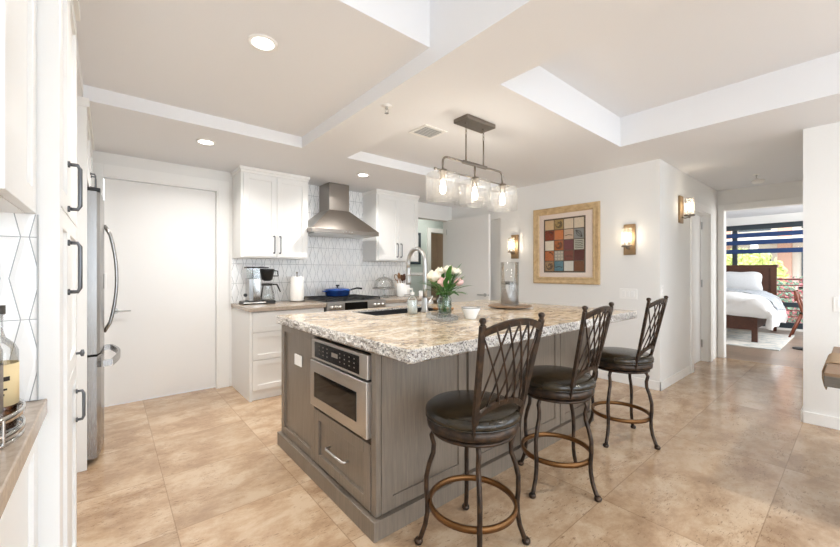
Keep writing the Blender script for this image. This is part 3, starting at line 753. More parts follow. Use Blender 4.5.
# coffee maker
Z = .9055; cx, cy = 1.235, 4.22
t = thing('coffee_maker', 'silver drip coffee maker with black basket and carafe on worktop', 'coffee maker', (cx, cy, Z))
obj('base_plate', bx(cx - .17, cx + .165, cy - .085, cy + .075, Z, Z + .035, .008), 'black', t)
obj('base_trim', bx(cx - .165, cx + .06, cy - .088, cy - .083, Z + .010, Z + .028, .002), 'chrome', t)
tw = obj('tower', bx(cx - .105, cx + .012, cy - .065, cy + .065, Z + .035, Z + .275, .004), 'chrome', t)
obj('tower_edge', bx(cx - .108, cx - .06, cy - .067, cy + .067, Z + .034, Z + .276, .004), 'steelv', tw)
obj('water_tank', bx(cx - .10, cx + .005, cy - .055, cy + .055, Z + .277, Z + .385), 'acrylic', t)
m = MB(); m.box(cx - .125, cx - .03, cy - .06, cy + .06, Z + .385, Z + .40, .004); m.box(cx - .02, cx + .10, cy - .06, cy + .06, Z + .385, Z + .398, .004); obj('tank_lid', m, 'black', t)
m = MB(); m.tube([(cx - .05, cy, Z + .28), (cx - .05, cy, Z + .40), (cx + .05, cy, Z + .405), (cx + .09, cy, Z + .39)], .006, 10); obj('water_tube', m, 'chrome', t)
k_ = obj('switch', MB().cyl((cx - .135, cy - .03, Z + .10), .018, .02, (0, -1, 0), 16), 'black', t)
bc = (cx + .10, cy, Z)
m = MB(); m.lathe([(.03, .245), (.055, .26), (.075, .36), (.078, .375), (.062, .38), (0, .38)], bc, 30); m.tube([(bc[0] + .07, cy, Z + .36), (bc[0] + .115, cy, Z + .355), (bc[0] + .12, cy, Z + .30), (bc[0] + .065, cy, Z + .30)], .007, 10); obj('brew_basket', m, 'black', t)
cf = obj('carafe', MB().lathe([(0, .038), (.072, .038), (.078, .05), (.07, .12), (.052, .19), (.055, .205)], bc, 32), 'acrylic', t)
m = MB(); m.lathe([(.056, .195), (.060, .2), (.058, .218), (0, .222)], bc, 26); m.tube([(bc[0] + .055, cy, Z + .207), (bc[0] + .105, cy, Z + .205), (bc[0] + .128, cy, Z + .16), (bc[0] + .145, cy, Z + .12)], [.009, .009, .008, .006], 10); obj('carafe_handle', m, 'black', cf)
m = MB(); m.tube([(bc[0] - .052, cy - .03, Z + .20), (bc[0] - .082, cy - .05, Z + .045)], .006, 8); obj('carafe_band', m, 'black', cf)
# paper towels
pt = (1.672, 4.22, Z)
t = thing('paper_towel_holder', 'white paper towel roll upright on its holder on the worktop', 'paper towel', pt)
m = MB(); m.lathe([(0, 0), (.088, 0), (.09, .006), (.08, .012), (0, .012)], pt, 36); m.cyl((pt[0], pt[1], Z + .01), .007, .315, seg=14); m.sphere((pt[0], pt[1], Z + .335), .012, 2); m.tube([(pt[0] + .085, pt[1], Z + .01), (pt[0] + .098, pt[1], Z + .02), (pt[0] + .098, pt[1], Z + .05)], .004, 8); obj('stand', m, 'pewter', t)
m = MB(); m.lathe([(.02, .014), (.073, .014), (.075, .018), (.075, .286), (.073, .29), (.02, .29)], pt, 40); obj('roll', m, 'paper', t)
# cake stand
ck = (2.88, 4.20, Z)
t = thing('cake_stand', 'glass domed cake stand on the worktop right of the range', 'cake stand', ck)
m = MB(); m.lathe([(0, 0), (.075, 0), (.07, .008), (.02, .025), (.014, .06), (.02, .105), (.15, .115), (.155, .124), (.15, .128), (0, .122)], ck, 40); obj('stand', m, 'acrylic', t)
m = MB(); m.lathe([(.156, .118), (.160, .121), (.160, .129), (.156, .131)], ck, 44, close=True); obj('rim_band', m, 'nickel', t)
m = MB(); m.lathe([(.138, .130), (.136, .18), (.115, .235), (.07, .268), (.02, .28), (.012, .282)], ck, 40); l = obj('dome', m, 'seeded', t)
m = MB(); m.lathe([(.008, .28), (.008, .29), (.018, .30), (.016, .312), (0, .316)], ck, 18); obj('dome_knob', m, 'acrylic', l)
# utensil crock
cr = (3.215, 4.20, Z)
t = thing('utensil_crock', 'white ceramic crock of wooden spoons behind the faucet', 'crock', cr)
m = MB(); m.lathe([(0, 0), (.092, 0), (.097, .01), (.097, .185), (.090, .188), (.086, .18), (.086, .014), (0, .012)], cr, 40); obj('crock_body', m, 'ceramic', t)
obj('raised_panel', bx(cr[0] - .05, cr[0] + .05, cr[1] - .0985, cr[1] - .09, Z + .018, Z + .03), 'greycer', t)
US = [(-.06, .02, -.16, .02, .30, 'woodlt', 'loop'), (-.02, -.03, -.07, -.03, .30, 'wooddk', 'spoon'), (.03, .03, .05, .03, .31, 'wooddk', 'spatula'), (.05, -.02, .13, -.03, .29, 'woodlt', 'spoon'), (0, .05, -.02, .09, .33, 'woodlt', 'spoon')]
UL = ['pale wooden looped utensil leaning left in the white crock', 'dark wooden spoon at front of the white crock', 'dark wooden spatula in the middle of the crock', 'pale wooden spoon leaning right in the white crock', 'tall pale wooden spoon at the back of the crock']
for (a, b, c_, d_, h, mt, kind), lb in zip(US, UL):
    m = MB(); p0 = Vector((cr[0] + a * .6, cr[1] + b * .6, Z + .016)); p1 = Vector((cr[0] + c_ * .75, cr[1] + d_, Z + h)); dr = (p1 - p0).normalized(); q = p1 - dr * .08
    m.tube([p0, q], .006, 10)
    if kind == 'loop': m.tube([q + dr * .045 + dr * (.045 * -math.cos(a_)) + Vector((1, 0, 0)) * (.03 * math.sin(a_)) for a_ in [2 * PI * k / 18 for k in range(18)]], .005, 8, True)
    else:
        tt = bmesh.new(); bmesh.ops.create_icosphere(tt, subdivisions=2, radius=1)
        mm = Matrix.Translation(p1 - dr * .04) @ dr.to_track_quat('Z', 'Y').to_matrix().to_4x4() @ Matrix.Diagonal((.030, .011, .05, 1)); m.merge(tt, mm, True)
    tag(obj('cooking_spoon' if kind != 'spatula' else 'spatula', m, mt, at=p0), lb, 'utensil')
tag(obj('canister', MB().lathe([(0, 0), (.04, 0), (.042, .006), (.042, .075), (.036, .082), (0, .084)], (3.37, 3.98, Z), 24), 'ceramic', at=(3.37, 3.98, Z)), 'small white canister at the right end of the worktop', 'canister')
# ================================================================== ISLAND
IX0, IX1, IY0, IY1 = .955, 3.10, 1.46, 2.70
t = thing('kitchen_island', 'grey brown stained wood island cabinet under the granite top', 'kitchen island', (2.0, 2.1, 0))
m = MB(); m.box(IX0 + .022, IX1 - .02, IY0 + .02, IY1 - .02, .02, .445); m.box(1.41, IX1 - .02, IY0 + .02, IY1 - .02, .445, .60); m.box(IX0 + .022, 1.41, 2.14, IY1 - .02, .445, .875); m.box(IX0 + .022, 1.41, IY0 + .02, 1.50, .445, .875); m.box(2.27, IX1 - .02, IY0 + .02, IY1 - .02, .60, .875)
m.box(1.41, 2.27, IY0 + .02, 2.21, .60, .875); m.box(1.41, 2.27, 2.65, IY1 - .02, .60, .875); obj('body', m, 'isl', t)
m = MB(); m.box(IX0 + .018, IX1 - .018, 1.4405, IY0 + .022, 0, .0915); m.box(.932, IX0 + .022, 1.440, 2.722, 0, .092, .002); m.box(IX1 - .02, IX1 + .012, 1.440, 2.722, 0, .092, .002); obj('base_trim', m, 'isl', t)
p = obj('end_panel', MB().shaker('x-', 2.142, 2.70, .096, .876, IX0, rail=.05, inset=.014), 'isl', t)
obj('outlet', bx(IX0 + .001, IX0 + .010, 2.345, 2.46, .628, .70, .003), 'plate', p)
d = obj('drawer', MB().shaker('x-', 1.505, 2.130, .105, .425, IX0 - .004, rail=.058, inset=.014), 'isl', t)
m = MB(); m.tube([(IX0 - .004, 1.715, .265), (IX0 - .030, 1.715, .265), (IX0 - .036, 1.73, .265), (IX0 - .036, 1.905, .265), (IX0 - .030, 1.92, .265), (IX0 - .004, 1.92, .265)], .0065, 12); obj('handle', m, 'nickel', d)
obj('corner_post', bx(IX0, IX0 + .03, IY0, IY0 + .04, .096, .876, .002), 'isl', t)
obj('top_rail', bx(IX0 + .002, IX0 + .025, 1.50, 2.14, .862, .876), 'isl', t)
for a, b in ((.988, 1.575), (1.595, 2.095), (2.105, 2.605), (2.615, 3.095)): obj('back_panel', MB().shaker('y-', a, b, .098, .876, IY0, rail=.065, inset=.008), 'isl', t)
obj('side_panel', MB().shaker('x+', IY0 + .01, IY1, .098, .876, IX1, rail=.065, inset=.008), 'isl', t)
for a, b in ((.99, 1.49), (1.50, 1.995), (2.005, 2.50), (2.51, 3.09)):
    q = MB(); q.box(a, b, IY1 - .02, IY1, .10, .86, .002); obj('door', q, 'isl', t)
# microwave drawer
t = thing('microwave_drawer', 'stainless microwave drawer built into the island end', 'microwave', (1.2, 1.82, .45))
y0, y1 = 1.503, 2.134
obj('housing', bx(IX0 + .004, 1.40, y0 + .01, y1 - .01, .46, .852), 'steel_side', t)
c_ = obj('control_panel', bx(.936, IX0 + .01, y0, y1, .735, .854, .003), 'steel', t)
obj('glass', bx(.9345, .938, y0 + .075, y1 - .045, .748, .838), 'glassdark', c_)
obj('display', bx(.9338, .9348, 1.80, 1.87, .785, .808), 'labelgrey', c_)
m = MB()
for i in range(9):
    for j in range(3):
        yy = 1.62 + i * .05
        if 1.79 < yy < 1.88: continue
        m.box(.9340, .9348, yy, yy + .010, .77 + j * .022, .776 + j * .022)
obj('button', m, 'labelgrey', c_)
d = obj('drawer_front', MB().box(.926, IX0 + .01, y0 - .006, y1, .457, .727, .004), 'steel', t)
m = MB(); m.box(.9235, .928, y0 + .085, y1 - .06, .515, .662, .006); obj('window', m, 'glassdark', d)
obj('shadow_gap', bx(.95, IX0 + .01, y0 - .004, y1 - .01, .727, .735), 'gap', t)
# granite counter
def counter():
    m = MB(); X0, X1, Y0, Y1 = .925, 3.285, 1.165, 2.735; zt, zb = .935, .878
    hx0, hx1, hy0, hy1 = 1.47, 2.24, 2.24, 2.62
    m.mat(0)
    ins = .004
    for a in ((X0 + ins, hx0, Y0 + ins, Y1 - ins), (hx1, X1 - ins, Y0 + ins, Y1 - ins), (hx0, hx1, Y0 + ins, hy0), (hx0, hx1, hy1, Y1 - ins)):
        m._faces([(a[0], a[2], zt), (a[1], a[2], zt), (a[1], a[3], zt), (a[0], a[3], zt)], [(0, 1, 2, 3)])
        m._faces([(a[0], a[2], zb), (a[1], a[2], zb), (a[1], a[3], zb), (a[0], a[3], zb)], [(3, 2, 1, 0)])
    for a, b in (((hx0, hy0), (hx1, hy0)), ((hx1, hy0), (hx1, hy1)), ((hx1, hy1), (hx0, hy1)), ((hx0, hy1), (hx0, hy0))):
        m.mat(1); m._faces([(*a, zt), (*b, zt), (*b, zt - .013), (*a, zt - .013)], [(0, 1, 2, 3)])
    m.mat(1)
    per = []; st = .022; cc = .03
    corners = [(X0, Y0), (X1, Y0), (X1, Y1), (X0, Y1)]
    for i in range(4):
        a = Vector(corners[i]); b = Vector(corners[(i + 1) % 4]); n = int((b - a).length / st); dr = (b - a).normalized(); nn = Vector((dr.y, -dr.x))
        for k in range(n):
            q = a.lerp(b, k / n); nrm = nn
            if k == 0: nrm = (nn + Vector((corners[i][0] - corners[i - 1][0], corners[i][1] - corners[i - 1][1])).normalized()).normalized(); q = q - nrm * .012
            per.append((q, nrm))
    N = len(per); rows = []
    for j, z in enumerate((zt, zt - .007, .916, .901, .886, zb)):
        row = []
        for q, nrm in per:
            o = {0: -.004, 1: .001, 5: -.010}.get(j, random.uniform(-.006, .011) if j in (2, 3, 4) else 0)
            zz = z + (random.uniform(-.003, .003) if 0 < j < 5 else (random.uniform(-.004, .003) if j == 5 else 0))
            p_ = q + nrm * o; row.append(m.bm.verts.new((p_.x, p_.y, zz)))
        rows.append(row)
    for j in range(5):
        for k in range(N):
            f = m.bm.faces.new([rows[j][k], rows[j][(k + 1) % N], rows[j + 1][(k + 1) % N], rows[j + 1][k]]); f.material_index = 1
    return m
tag(obj('countertop', counter(), ['granite', 'granite_edge'], at=(2.1, 1.95, .878)), 'cream granite countertop with rough chiselled edge on the island', 'countertop')
# sink
t = thing('sink', 'dark undermount sink in the granite island top', 'sink', (1.855, 2.43, .66))
m = MB(); a0, a1, b0, b1, z0, z1 = 1.462, 2.248, 2.232, 2.628, .66, .921
m.box(a0, a1, b0, b1, z0, z0 + .006); m.box(a0, a0 + .006, b0, b1, z0, z1); m.box(a1 - .006, a1, b0, b1, z0, z1); m.box(a0, a1, b0, b0 + .006, z0, z1); m.box(a0, a1, b1 - .006, b1, z0, z1)
obj('basin', m, 'steel_side', t)
m = MB(); m.lathe([(0, .008), (.05, .008), (.055, .006)], (1.855, 2.43, z0), 24); obj('drain', m, 'chrome', t)
# faucet
fc = (1.90, 2.205, .9355)
t = thing('kitchen_faucet', 'tall brushed nickel gooseneck faucet at the island sink', 'faucet', fc)
m = MB(); m.lathe([(0, 0), (.032, 0), (.032, .008), (.026, .016), (.024, .10), (.02, .115)], fc, 26); obj('base', m, 'nickel', t)
m = MB(); pts = [(fc[0], fc[1], fc[2] + z) for z in (.10, .20, .30, .385)] + [(fc[0], fc[1] + .105 - .105 * math.cos(a), fc[2] + .385 + .118 * math.sin(a)) for a in [PI * k / 16 for k in range(1, 17)]] + [(fc[0], fc[1] + .21, fc[2] + .34)]
m.tube(pts, .0165, 16); obj('spout', m, 'nickel', t)
m = MB(); q = (fc[0], fc[1] + .21, fc[2] + .21); m.lathe([(0, 0), (.021, 0), (.024, .02), (.021, .10), (.0175, .135), (.0165, .14)], q, 22); m.box(q[0] - .006, q[0] + .006, q[1] - .026, q[1] - .018, q[2] + .03, q[2] + .07, .003); obj('spray_head', m, 'nickel', t)
m = MB(); m.tube([(fc[0] + .02, fc[1], fc[2] + .07), (fc[0] + .05, fc[1], fc[2] + .075), (fc[0] + .075, fc[1] - .01, fc[2] + .13)], [.012, .010, .006], 12); obj('lever', m, 'nickel', t)
# support arm of the pull-down hose
m = MB(); m.tube([(fc[0], fc[1] + .012, fc[2] + .29), (fc[0], fc[1] + .19, fc[2] + .29)], .005, 8); m.lathe([(.020, -.008), (.026, -.008), (.026, .008), (.020, .008)], (fc[0], fc[1] + .21, fc[2] + .29), 22, close=True); obj('docking_arm', m, 'nickel', t)
# soap bottle
sp = (1.742, 2.165, .9355)
t = thing('soap_bottle', 'clear printed soap bottle with white pump beside the faucet', 'soap bottle', sp)
m = MB(); m.lathe([(0, 0), (.036, 0), (.039, .006), (.039, .105), (.03, .125), (.014, .135), (.014, .145)], sp, 28); obj('bottle_body', m, 'acrylic', t)
m = MB(); m.lathe([(0, .004), (.036, .004), (.036, .10), (0, .10)], sp, 24); obj('soap', m, 'soapblue', t)
m = MB(); m.cyl((sp[0], sp[1], sp[2] + .143), .016, .018, seg=18); m.cyl((sp[0], sp[1], sp[2] + .16), .005, .03, seg=12); m.tube([(sp[0], sp[1], sp[2] + .188), (sp[0] - .04, sp[1] - .006, sp[2] + .186), (sp[0] - .048, sp[1] - .007, sp[2] + .176)], .0065, 10); obj('pump', m, 'plate', t)
# acrylic tray board under the vase
zt = .9355
def at_z(x, y, z):
    u = (x - 420) / 370.0; v = (272 - y) / 370.0; k = (z - 1.25) / v
    return Vector(((.76604 * u + .64279) * k, (-.64279 * u + .76604) * k))
N_ = at_z(440, 318, .965); R_ = at_z(458, 315.7, .965); L_ = at_z(426, 313, .965); B_ = R_ + L_ - N_
t = tag(obj('serving_board', MB().prism([tuple(N_), tuple(R_), tuple(B_), tuple(L_)], zt, .965), 'boardglass', at=(N_.x, N_.y, zt)), 'clear acrylic board under the flower jar on the granite', 'tray')
# jar, flowers
jc = ((N_.x + B_.x) / 2 + .05, (N_.y + B_.y) / 2 + .02, .9655)
t = thing('flower_jar', 'glass jar of water holding the rose bouquet on the island', 'vase', jc)
m = MB(); m.lathe([(0, 0), (.042, 0), (.046, .006), (.046, .10), (.036, .122), (.036, .138), (.040, .14), (.040, .146)], jc, 30); obj('jar_glass', m, 'glassgreen', t)
m = MB(); m.lathe([(0, .006), (.043, .006), (.043, .085), (0, .085)], jc, 24); obj('water', m, 'water', t)
m = MB(); m.tube([(jc[0] - .044, jc[1] + .03 * 0, jc[2] + .115), (jc[0] - .068, jc[1], jc[2] + .10), (jc[0] - .068, jc[1], jc[2] + .05), (jc[0] - .046, jc[1], jc[2] + .03)], .004, 8); obj('handle', m, 'acrylic', t)
def rose(p, r, matn, label, seed):
    rnd = random.Random(seed); p = Vector(p); foot = Vector((jc[0] + rnd.uniform(-.02, .02), jc[1] + rnd.uniform(-.02, .02), jc[2] + .012))
    g = thing('rose', label, 'flower', tuple(foot), 'roses in the glass jar')
    neck = Vector((jc[0] + (p.x - jc[0]) * .12, jc[1] + (p.y - jc[1]) * .12, jc[2] + .14))
    m = MB(); m.tube([foot, neck, p - (p - neck).normalized() * r * .7], .003, 7); obj('stem', m, 'leaf', g)
    m = MB(); m.sphere(p, r * .55, 2)
    for ring, (n, rr, h) in enumerate(((4, .50, .35), (5, .72, .15), (6, .95, -.1))):
        for k in range(n):
            a = 2 * PI * (k + .5 * ring) / n + rnd.uniform(-.2, .2)
            def fn(u, v, a=a, rr=rr, h=h):
                w = (u - .5) * 1.5; tt_ = v; rad = r * rr * (math.sin(min(1, tt_ * 1.1) * PI * .66) * 1.0 + .06); 
                return p + Vector((math.cos(a + w * .75) * rad, math.sin(a + w * .75) * rad, r * (-.80 + 1.35 * tt_ + h * tt_ - .22 * (2 * u - 1) ** 2 * tt_)))
            m.grid(fn, 5, 5)
    obj('petals', m, matn, g)
jx, jy, jz = jc
# right vector of the picture plane helps only to lay out the bouquet in plan: r = (.77,-.64)
def bp(r_, d_, h): return (jx + .766 * r_ + .643 * d_, jy - .643 * r_ + .766 * d_, jz + h)
rose(bp(-.075, -.02, .255), .050, 'rose_white', 'large cream rose on the left of the bouquet', 1)
rose(bp(-.015, -.055, .215), .040, 'rose_pink', 'pale pink rose low at the front of the bouquet', 2)
rose(bp(.095, .0, .215), .034, 'rose_pink', 'pale pink rose on the right of the bouquet', 3)
rose(bp(.03, .045, .30), .038, 'rose_white', 'cream rose at the top back of the bouquet', 4)
rose(bp(.085, .05, .285), .036, 'rose_white', 'cream rose at upper right of the bouquet', 5)
rose(bp(-.03, .06, .29), .034, 'rose_white', 'small cream rose behind the large one in the bouquet', 6)
m = MB(); rnd = random.Random(3)
for k in range(60):
    a = rnd.uniform(0, 2 * PI); el = rnd.uniform(.15, 1.35); l = rnd.uniform(.09, .19)
    o_ = Vector((jx, jy, jz + .135)) + Vector((math.cos(a), math.sin(a), 0)) * .02
    dr = Vector((math.cos(a) * math.cos(el), math.sin(a) * math.cos(el), math.sin(el))); sd = dr.cross(Vector((0, 0, 1))).normalized(); up = sd.cross(dr)
    w_ = rnd.uniform(.009, .017); s0 = rnd.uniform(0.25, .5) * l
    def fn(u, v, o_=o_, dr=dr, sd=sd, up=up, l=l, w_=w_, s0=s0):
        ww = w_ * math.sin(PI * min(1, max(0, .04 + .96 * v))) ** .8
        return o_ + dr * (s0 + v * l * .8) + sd * (2 * u - 1) * ww + up * (-.03 * v * v + .25 * ww * abs(2 * u - 1))
    m.grid(fn, 2, 6); m.tube([o_ - Vector((0, 0, .02)), o_ + dr * s0], .0016, 5)
for k in range(14):
    a = rnd.uniform(0, 2 * PI); m.tube([(jx + .012 * math.cos(a * 3), jy + .012 * math.sin(a * 3), jz + .012), (jx + .026 * math.cos(a), jy + .026 * math.sin(a), jz + .14)], .0024, 6)
g = obj('rose_foliage', m, 'leaf', at=(jx, jy, jz + .01)); tag(g, 'green leaves and stems filling the glass rose jar', 'leaves'); g['kind'] = 'stuff'
# small bowl
bc = (1.865, 1.69, .9355)
t = thing('small_bowl', 'small white bowl with grey rim beside the roses', 'bowl', bc)
m = MB(); m.lathe([(0, 0), (.036, 0), (.038, .008), (.060, .058), (.064, .072), (.060, .072), (.053, .056), (.03, .014), (0, .012)], bc, 36); obj('bowl_body', m, 'ceramic', t)
m = MB(); m.lathe([(.061, .0715), (.0655, .072), (.0650, .076), (.0605, .076)], bc, 36, close=True); obj('rim', m, 'greycer', t)
m = MB(); m.lathe([(0, .058), (.035, .062), (.054, .056)], bc, 30); obj('filling', m, 'greycer', t)
# small wooden board behind
a = at_z(436, 309, .945); t = thing('wooden_trivet', 'low brown wooden trivet behind the flower jar by the sink', 'trivet', (a.x, a.y, .9355))
obj('board', bx(a.x - .02, a.x + .11, a.y - .10, a.y + .02, .942, .958, .004), 'woodlt', t)
m = MB()
for u in (0, .09):
    for v in (-.09, 0): m.box(a.x + u - .012, a.x + u + .012, a.y + v - .008, a.y + v + .012, .9355, .942)
obj('foot', m, 'wooddk', t)
# turntable and hurricane vase
tc_ = (2.70, 1.99, .9355)
t = thing('turntable_tray', 'round brown turntable under the glass hurricane on the island', 'tray', tc_)
m = MB(); m.lathe([(0, .012), (.185, .012), (.19, .016), (.19, .022), (.185, .024), (0, .022)], tc_, 48); obj('disc', m, 'trayslate', t)
m = MB(); m.cyl(tc_, .06, .012, seg=28); obj('foot', m, 'wooddk', t)
hz = tc_[2] + .0245
t = thing('hurricane_vase', 'tall clear glass hurricane with silver lower half on turntable', 'vase', (tc_[0], tc_[1], hz))
m = MB(); m.lathe([(0, 0), (.076, 0), (.079, .004), (.079, .375), (.076, .377), (.0745, .375), (.0745, .012), (0, .010)], (tc_[0], tc_[1], hz), 40); obj('glass_cylinder', m, 'glass', t)
m = MB(); m.lathe([(0, .012), (.070, .012), (.072, .016), (.072, .180), (.066, .182), (.066, .15), (0, .15)], (tc_[0], tc_[1], hz), 40); obj('silver_liner', m, 'merc', t)
m = MB()
for k in range(26):
    a = 2 * PI * k / 13; r_ = .060 if k < 13 else .03; m.sphere((tc_[0] + r_ * math.cos(a), tc_[1] + r_ * math.sin(a), hz + .188 + .012 * (k % 2)), .015, 1, (1, 1, .75))
obj('pebbles', m, 'stone', t)
# ================================================================== STOOLS
def make_stool(label, loc, base_rot, seat_rot):
    t = thing('bar_stool', label, 'bar stool', loc, 'iron bar stools at the island', local=True)
    br = base_rot
    for k in range(4):
        a = br + k * PI / 2; d = Vector((math.cos(a), math.sin(a), 0)); m = MB()
        prof = [(.150, .531), (.176, .522), (.188, .500), (.178, .46), (.180, .42), (.198, .37), (.2115, .31), (.212, .25), (.207, .195), (.208, .14), (.218, .085), (.236, .035), (.246, .012)]
        m.tube([d * r + Vector((0, 0, z)) for r, z in prof], .0115, 10); l = obj('leg', m, 'iron', t)
        m = MB(); m.lathe([(0, 0), (.016, 0), (.020, .008), (.019, .018), (.012, .026), (0, .028)], d * .248, 16); obj('foot', m, 'iron', l)
    m = MB(); m.lathe([(.188, .182), (.2015, .182), (.2015, .207), (.188, .207)], (0, 0, 0), 56, close=True); obj('footrest_ring', m, 'bronze_ring', t)
    m = MB(); m.lathe([(0, .526), (.165, .526), (.192, .529), (.192, .541), (.165, .543), (.10, .545), (.10, .551), (0, .551)], (0, 0, 0), 44); obj('swivel_plate', m, 'iron', t)
    R3 = Matrix.Rotation(seat_rot, 4, 'Z')
    def rot(mb): mb.bm.transform(R3); return mb
    m = MB(); m.lathe([(0, .551), (.198, .551), (.208, .556), (.210, .575), (.206, .592), (.200, .596), (0, .596)], (0, 0, 0), 52); obj('seat_frame', rot(m), 'iron', t)
    m = MB(); m.lathe([(.200, .594), (.212, .600), (.217, .616), (.214, .630), (.196, .644), (.15, .653), (.08, .658), (0, .660)], (0, 0, 0), 56); c_ = obj('cushion', rot(m), 'leather', t)
    m = MB(); m.lathe([(.2125, .5975), (.2165, .6005), (.2125, .6035)], (0, 0, 0), 52); obj('piping', rot(m), 'leather', c_)
    def S(s, z):
        u = (z - .56) / .50; return Vector((s * (.128 + .046 * u), -(.150 + .103 * u) - .030 * (1 - s * s) * min(1, u * 2.2), z))
    bk = None
    for s in (-1, 1):
        m = MB(); m.tube([S(s, z) for z in (.560, .62, .70, .80, .90, 1.0, 1.045)], 1, 4, flat=(.0125, .0075, (0, 1, .2))); p = obj('back_post', rot(m), 'iron', t)
        m = MB(); m.lathe([(.008, 0), (.012, .003), (.009, .008), (.014, .016), (.0145, .024), (.010, .031), (0, .033)], S(s, 1.044), 16); obj('finial', rot(m), 'iron', p)
    def top(s): return 1.012 + .040 * (1 - s * s)
    def low(s): return .662 + .052 * (1 - s * s)
    m = MB(); m.tube([S(s, top(s)) for s in [-1 + k / 10 for k in range(21)]], 1, 4, flat=(.014, .006, (0, 1, .25))); obj('top_rail', rot(m), 'iron', t)
    m = MB(); m.tube([S(s, low(s)) for s in [-1 + k / 10 for k in range(21)]], 1, 4, flat=(.012, .006, (0, 1, .25))); obj('lower_rail', rot(m), 'iron', t)
    for sg in (-1, 1):
        for s0 in (-1.0, -.68, -.36, -.04, .28):
            pts = []
            for k in range(9):
                v = k / 8; s = s0 + .72 * v
                s_ = sg * s
                zz = low(s_) + (top(s_) - low(s_)) * v; pts.append(S(s_, zz) + Vector((0, .004 * sg, 0)))
            m = MB(); m.tube(pts, .0042, 7); obj('lattice_bar', rot(m), 'iron', t)
    return t
make_stool('iron bar stool with dark leather seat nearest the microwave end of the island', (1.282, 1.152, 0), math.radians(50), math.radians(-6))
make_stool('iron bar stool with dark leather seat in the middle of the three', (2.045, 1.172, 0), math.radians(0), math.radians(2))
make_stool('iron bar stool with dark leather seat farthest along by the picture wall', (2.965, 1.172, 0), math.radians(0), math.radians(0))

# ================================================================== CEILING THINGS
# pendant
px, py = 2.222, 1.97
t = thing('island_pendant', 'pewter linear pendant with three seeded glass shades over the island', 'pendant light', (px, py, ZM), local=False)
obj('canopy', bx(px - .165, px + .165, py - .075, py + .075, ZM - .032, ZM, .003), 'pewter', t)
for s in (-1, 1):
    m = MB(); x = px + s * .103; m.tube([(x, py, 2.10), (x, py, 2.315)], .006, 10)
    for k in range(3):
        zz = 2.33 + k * .028; ax = (1, 0) if k % 2 else (0, 1)
        m.tube([(x + ax[0] * .007 * math.cos(a), py + ax[1] * .007 * math.cos(a), zz + .017 * math.sin(a)) for a in [2 * PI * q / 14 for q in range(14)]], .0022, 6, True)
    m.cyl((x, py, 2.395), .009, .015, seg=12); obj('rod', m, 'pewter', t)
m = MB(); m.box(px - .14, px + .14, py - .012, py + .012, 2.088, 2.112, .003); obj('hub_bar', m, 'pewter', t)
xs = (px - .35, px, px + .35)
m = MB(); arc = [(xs[0], py, 2.005), (xs[0], py, 2.06)] + [(xs[0] + .045 - .045 * math.cos(a), py, 2.06 + .04 * math.sin(a)) for a in [PI / 2 * k / 6 for k in range(1, 7)]]
arc2 = [(2 * px - q[0], q[1], q[2]) for q in arc[::-1]]
m.tube(arc + [(px, py, 2.10)] + arc2, .0085, 12); m.tube([(px, py, 2.0), (px, py, 2.10)], .0085, 12); obj('arm', m, 'pewter', t)
m = MB(); m.tube([(px - .42, py, 1.995), (px + .42, py, 1.995)], .006, 10); m.cyl((px - .432, py, 1.995), .010, .014, (1, 0, 0), 12); m.cyl((px + .418, py, 1.995), .010, .014, (1, 0, 0), 12); obj('cross_bar', m, 'pewter', t)
for x in xs:
    m = MB(); m.lathe([(0, 2.005), (.03, 2.0), (.034, 1.985), (.034, 1.972), (.022, 1.965), (.02, 1.925), (0, 1.925)], (x, py, 0), 24); st = obj('socket', m, 'pewter', t)
    m = MB(); m.lathe([(.025, 1.966), (.112, 1.966), (.122, 1.960), (.125, 1.948), (.125, 1.782), (.122, 1.780)], (x, py, 0), 48); obj('glass_shade', m, 'seeded', t)
    m = MB(); m.lathe([(0, 1.925), (.012, 1.92), (.014, 1.90), (.021, 1.872), (.022, 1.85), (.017, 1.83), (0, 1.822)], (x, py, 0), 24); obj('bulb', m, 'bulb', st)
    d = bpy.data.lights.new('pendant_bulb', 'POINT'); d.energy = 6; d.color = (1.0, .91, .80); d.shadow_soft_size = .03
    o = bpy.data.objects.new('pendant_bulb', d); COL.objects.link(o); o.location = (x, py, 1.865)
# downlights
def downlight(x, y, z, label, w=11):
    t = thing('recessed_downlight', label, 'ceiling light', (x, y, z), 'recessed downlights')
    m = MB(); m.lathe([(.052, -.004), (.072, -.006), (.074, -.001), (.074, 0), (.052, 0)], (x, y, z), 36, close=True); obj('trim_ring', m, 'trim', t)
    m = MB(); m.lathe([(0, -.003), (.053, -.003)], (x, y, z), 32); obj('lens', m, 'can', t)
    d = bpy.data.lights.new('downlight_beam', 'AREA'); d.shape = 'DISK'; d.size = .10; d.energy = w; d.color = (1.0, .97, .93); d.spread = math.radians(150)
    o = bpy.data.objects.new('downlight_beam', d); COL.objects.link(o); o.location = (x, y, z - .012)
downlight(.611, 1.997, ZM, 'round recessed downlight in the raised ceiling over the aisle')
downlight(.622, 3.546, ZS, 'round recessed downlight in front of the white door')
downlight(2.19, 3.61, ZS, 'round recessed downlight near the range hood')
downlight(2.72, -1.1, ZT, 'unseen added downlight in the high tray over the dining table end', 20)  # out of view, added to brighten the dining side
